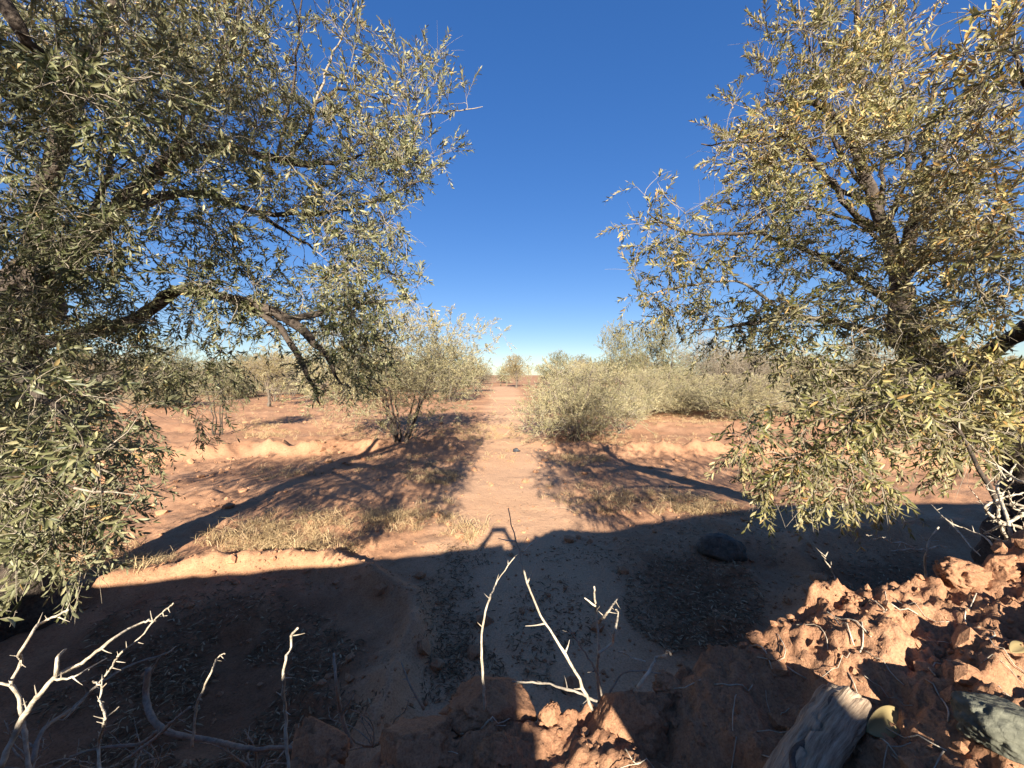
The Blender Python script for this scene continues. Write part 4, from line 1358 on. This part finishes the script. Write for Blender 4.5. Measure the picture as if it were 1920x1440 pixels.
for n_, (cx, cy, lb) in enumerate(((60, 1385, "tangle of grey dead stems in the bottom left corner"), (250, 1400, "thin dead stems crossing below the Y shaped twig"),
                                   (480, 1390, "fine dead twigs around the foot of the zigzag stick"), (700, 1340, "short dead stubs between the zigzag stick and the clods"))):
    ln = []
    for _ in range(9):
        x0, y0 = cx, cy + 60
        a = rng.uniform(-1.4, 1.4)
        pts = [(x0, y0)]
        for s in range(4):
            a += rng.normal(0, 0.45)
            st = rng.uniform(18, 42)
            pts.append((pts[-1][0] + math.sin(a) * st, pts[-1][1] - math.cos(a) * st * 0.8))
        ln.append((pts, (1.0, rng.uniform(0.75, 1.25)), rng.uniform(0.0015, 0.0045), 0.0008))
    thorny("dead_branch", lb, ln, THORN_D, True)
# slivers on the dark bank
thorny("straw_stalk", "pale straw stalk lying on the dark hump of the bank", [([(1449, 1238), (1475, 1252), (1512, 1272)], (on_bank(1449, 1238)[1], on_bank(1512, 1272)[1]), 0.0011, 0.0009)], THORN, False, 0)

# ------------------------------------------------------------------ the wall behind, the photographer and the phone: their shadows fall into view
WY = -1.2
cx_ = np.array([-9, -3.86, -2.6, -1.6, -0.51, 0.27, 1.3, 2.73, 4.18, 5.5, 9, 14])
edge_px = [(-300, 1120), (250, 1090), (430, 1074), (640, 1056), (880, 1029), (1000, 1011), (1150, 992), (1300, 966), (1440, 947), (1600, 944), (1920, 942), (2300, 940)]
pts = np.array([g(a, b) for a, b in edge_px])
crX = pts[:, 0] - SUN_DX * (pts[:, 1] - WY)
crZ = (pts[:, 1] - WY) * SLOPE


def sun_gap(x, z):
    """gap added to the wall to let sun onto the bank: True where the wall is missing"""
    rel = z - CAM_Z
    w = 0.012 * noise3(x * 14, z * 14, 0, 5) + 0.008 * noise3(x * 40, z * 40, 0, 6)
    a = ((x - 0.155 - 2.5 * w + 0.25 * (rel - 0.22)) / 0.085) ** 2 + ((rel - 0.22 - w) / 0.12) ** 2 < 1
    top = 0.30 + 0.30 * (x - 0.36)
    b = (x > 0.335 + w + 1.2 * np.maximum(0, 0.36 - rel)) & (x < 1.25) & (rel < np.minimum(top + 0.07, 0.445) + w) & (rel > 0.225 + 0.12 * (x - 0.37) + 0.05 * sstep(0.46, 0.52, x) + 1.5 * w)
    return a | b


cell = 0.02
xs = np.concatenate([np.arange(-9, -0.2, 0.1), np.arange(-0.2, 1.4, cell), np.arange(1.4, 14.01, 0.1)])
zs = np.concatenate([np.linspace(0, 1.9, 12)[:-1], np.arange(1.9, 2.66, cell)])
zs_n = len(zs)
ztop = np.interp(xs, crX, crZ) + 0.012 * fbm(xs * 5, 0 * xs, 0, 3, 14)
# rows above 2.64 stretch to the crest; rows are clipped to the crest
V, Fq = [], []
idx = {}
rows = list(zs) + [None]
for yy in (WY, WY - 0.13):
    for a_i, x in enumerate(xs):
        for b_i, z in enumerate(rows):
            zz = ztop[a_i] if z is None else min(z, ztop[a_i] - 0.001 * (len(rows) - b_i))
            idx[(yy == WY, a_i, b_i)] = len(V)
            V.append((x, yy + 0.015 * math.sin(x * 7 + (zz * 5)), zz if b_i else -0.1))
solid = np.zeros((len(xs) - 1, len(rows) - 1), bool)
Va = np.array(V)
for a_i in range(len(xs) - 1):
    for b_i in range(len(rows) - 1):
        c = 0.25 * (Va[idx[(True, a_i, b_i)]] + Va[idx[(True, a_i + 1, b_i)]] + Va[idx[(True, a_i, b_i + 1)]] + Va[idx[(True, a_i + 1, b_i + 1)]])
        solid[a_i, b_i] = not bool(sun_gap(np.array(c[0]), np.array(c[2])))
for a_i in range(len(xs) - 1):
    for b_i in range(len(rows) - 1):
        if not solid[a_i, b_i]:
            continue
        f = [idx[(True, a_i, b_i)], idx[(True, a_i + 1, b_i)], idx[(True, a_i + 1, b_i + 1)], idx[(True, a_i, b_i + 1)]]
        b = [idx[(False, a_i, b_i)], idx[(False, a_i + 1, b_i)], idx[(False, a_i + 1, b_i + 1)], idx[(False, a_i, b_i + 1)]]
        Fq.append(f); Fq.append(b[::-1])
        for (da, db), (e0, e1) in (((-1, 0), (3, 0)), ((1, 0), (1, 2)), ((0, -1), (0, 1)), ((0, 1), (2, 3))):
            na, nb = a_i + da, b_i + db
            if not (0 <= na < solid.shape[0] and 0 <= nb < solid.shape[1]) or not solid[na, nb]:
                Fq.append([f[e1], f[e0], b[e0], b[e1]])
me = mesh_np("mud_wall", Va, [np.array(Fq)], False)
tag(obj("mud_wall", me, MUD), "red mud wall behind the viewer, known by its long straight shadow across the ground", "wall")

# phone
PH = plain_mat("phone_case", (0.03, 0.03, 0.035), 0.35)
import bmesh
bm = bmesh.new()
bmesh.ops.create_cube(bm, size=1)
bmesh.ops.scale(bm, vec=(0.155, 0.009, 0.072), verts=bm.verts)
bmesh.ops.bevel(bm, geom=bm.edges[:], offset=0.003, segments=3, affect='EDGES')
me = bpy.data.meshes.new("phone")
bm.to_mesh(me); bm.free()
tag(obj("phone", me, PH, None, (-0.035, -0.014, CAM_Z + 0.008)), "dark phone held up level in both hands, seen as the bar of the hand shadow", "phone")

# photographer: one skinned body
SKIN = plain_mat("skin", (0.36, 0.22, 0.15), 0.55)
SHIRT = plain_mat("blue_shirt", (0.06, 0.09, 0.16), 0.85)
TROUS = plain_mat("grey_trousers", (0.09, 0.085, 0.08), 0.85)
HAIR = plain_mat("dark_hair", (0.02, 0.016, 0.013), 0.7)
vs, es, rs = [], [], []


def jv(p, r, parent=None):
    vs.append(p); rs.append(r)
    if parent is not None:
        es.append((parent, len(vs) - 1))
    return len(vs) - 1


pel = jv((0, -0.62, 0.93), (0.155, 0.105))
wst = jv((0, -0.62, 1.08), (0.135, 0.095), pel)
chs = jv((0, -0.61, 1.28), (0.16, 0.11), wst)
shd = jv((0, -0.60, 1.42), (0.11, 0.08), chs)
nck = jv((0, -0.59, 1.51), (0.055, 0.055), shd)
hd0 = jv((0, -0.565, 1.585), (0.072, 0.082), nck)
hd1 = jv((0, -0.57, 1.67), (0.076, 0.09), hd0)
hd2 = jv((0, -0.58, 1.735), (0.05, 0.06), hd1)
for s in (-1, 1):
    k_ = jv((s * 0.095, -0.62, 0.86), (0.085, 0.085), pel)
    k_ = jv((s * 0.105, -0.60, 0.48), (0.058, 0.06), k_)
    k_ = jv((s * 0.11, -0.63, 0.10), (0.04, 0.042), k_)
    k_ = jv((s * 0.12, -0.50, 0.035), (0.04, 0.03), k_)
    k_ = jv((s * 0.175, -0.595, 1.425), (0.058, 0.055), shd)
    k_ = jv((s * 0.33, -0.42, 1.64), (0.046, 0.046), k_)
    k_ = jv((s * 0.235, -0.18, 1.92), (0.036, 0.036), k_)
    k_ = jv((s * 0.125, -0.06, 2.03), (0.026, 0.026), k_)
    pm = jv((s * 0.105, -0.035, 2.07), (0.030, 0.016), k_)
    zc = CAM_Z + 0.008
    xb = s * 0.0775
    for f_ in range(4):     # fingers curl over the front edge of the case
        z0 = zc + 0.026 - f_ * 0.017
        L = (0.95, 1.05, 1.0, 0.8)[f_]
        a1 = jv((xb + s * 0.016, -0.026, z0), (0.0085, 0.0085), pm)
        a2 = jv((xb + s * 0.012, -0.004, z0 + 0.001), (0.008, 0.008), a1)
        jv((xb - s * 0.012 * L, 0.0005 - 0.004, z0 + 0.002), (0.007, 0.007), a2)
    t1 = jv((xb + s * 0.004, -0.034, zc - 0.036), (0.010, 0.010), pm)
    jv((xb - s * 0.022, -0.028, zc - 0.028), (0.0085, 0.0085), t1)
me = bpy.data.meshes.new("body_cage")
me.from_pydata(vs, es, [])
tmp = bpy.data.objects.new("body_cage", me)
COL.objects.link(tmp)
md = tmp.modifiers.new("skin", 'SKIN')
for i_, r in enumerate(rs):
    me.skin_vertices[0].data[i_].radius = r
me.skin_vertices[0].data[pel].use_root = True
tmp.modifiers.new("sub", 'SUBSURF').levels = 2
dg = bpy.context.evaluated_depsgraph_get()
ev = bpy.data.meshes.new_from_object(tmp.evaluated_get(dg))
bpy.data.objects.remove(tmp)
ev.name = "person"
ev.materials.clear()
for m_ in (SKIN, SHIRT, TROUS):
    ev.materials.append(m_)
for f in ev.polygons:
    c = f.center
    f.use_smooth = True
    f.material_index = 2 if c.z < 0.98 and c.z > 0.09 else (1 if (0.98 <= c.z < 1.49 or (c.z < 1.95 and abs(c.x) > 0.13)) else 0)
per = obj("person", ev, None, None, (-0.035, 0, 0))
tag(per, "person holding a phone up in both hands, known by the arched arm shadow", "person")
v, f = ICO[4]
w = v[:, :] * np.array([0.083, 0.098, 0.085]) * (1 + 0.05 * fbm(v[:, 0] * 4, v[:, 1] * 4, v[:, 2] * 4, 3, 6))[:, None]
face_cut = (v[:, 1] > 0.35) & (v[:, 2] < 0.45)
w[face_cut] *= 0.8
w[v[:, 2] < -0.2] *= 0.82
hr = obj("hair", mesh_np("hair", w, [f], True), HAIR, per, (0, -0.585, 1.69))
print("objects", len(bpy.data.objects), "verts", sum(len(o.data.vertices) for o in bpy.data.objects if o.type == 'MESH'))
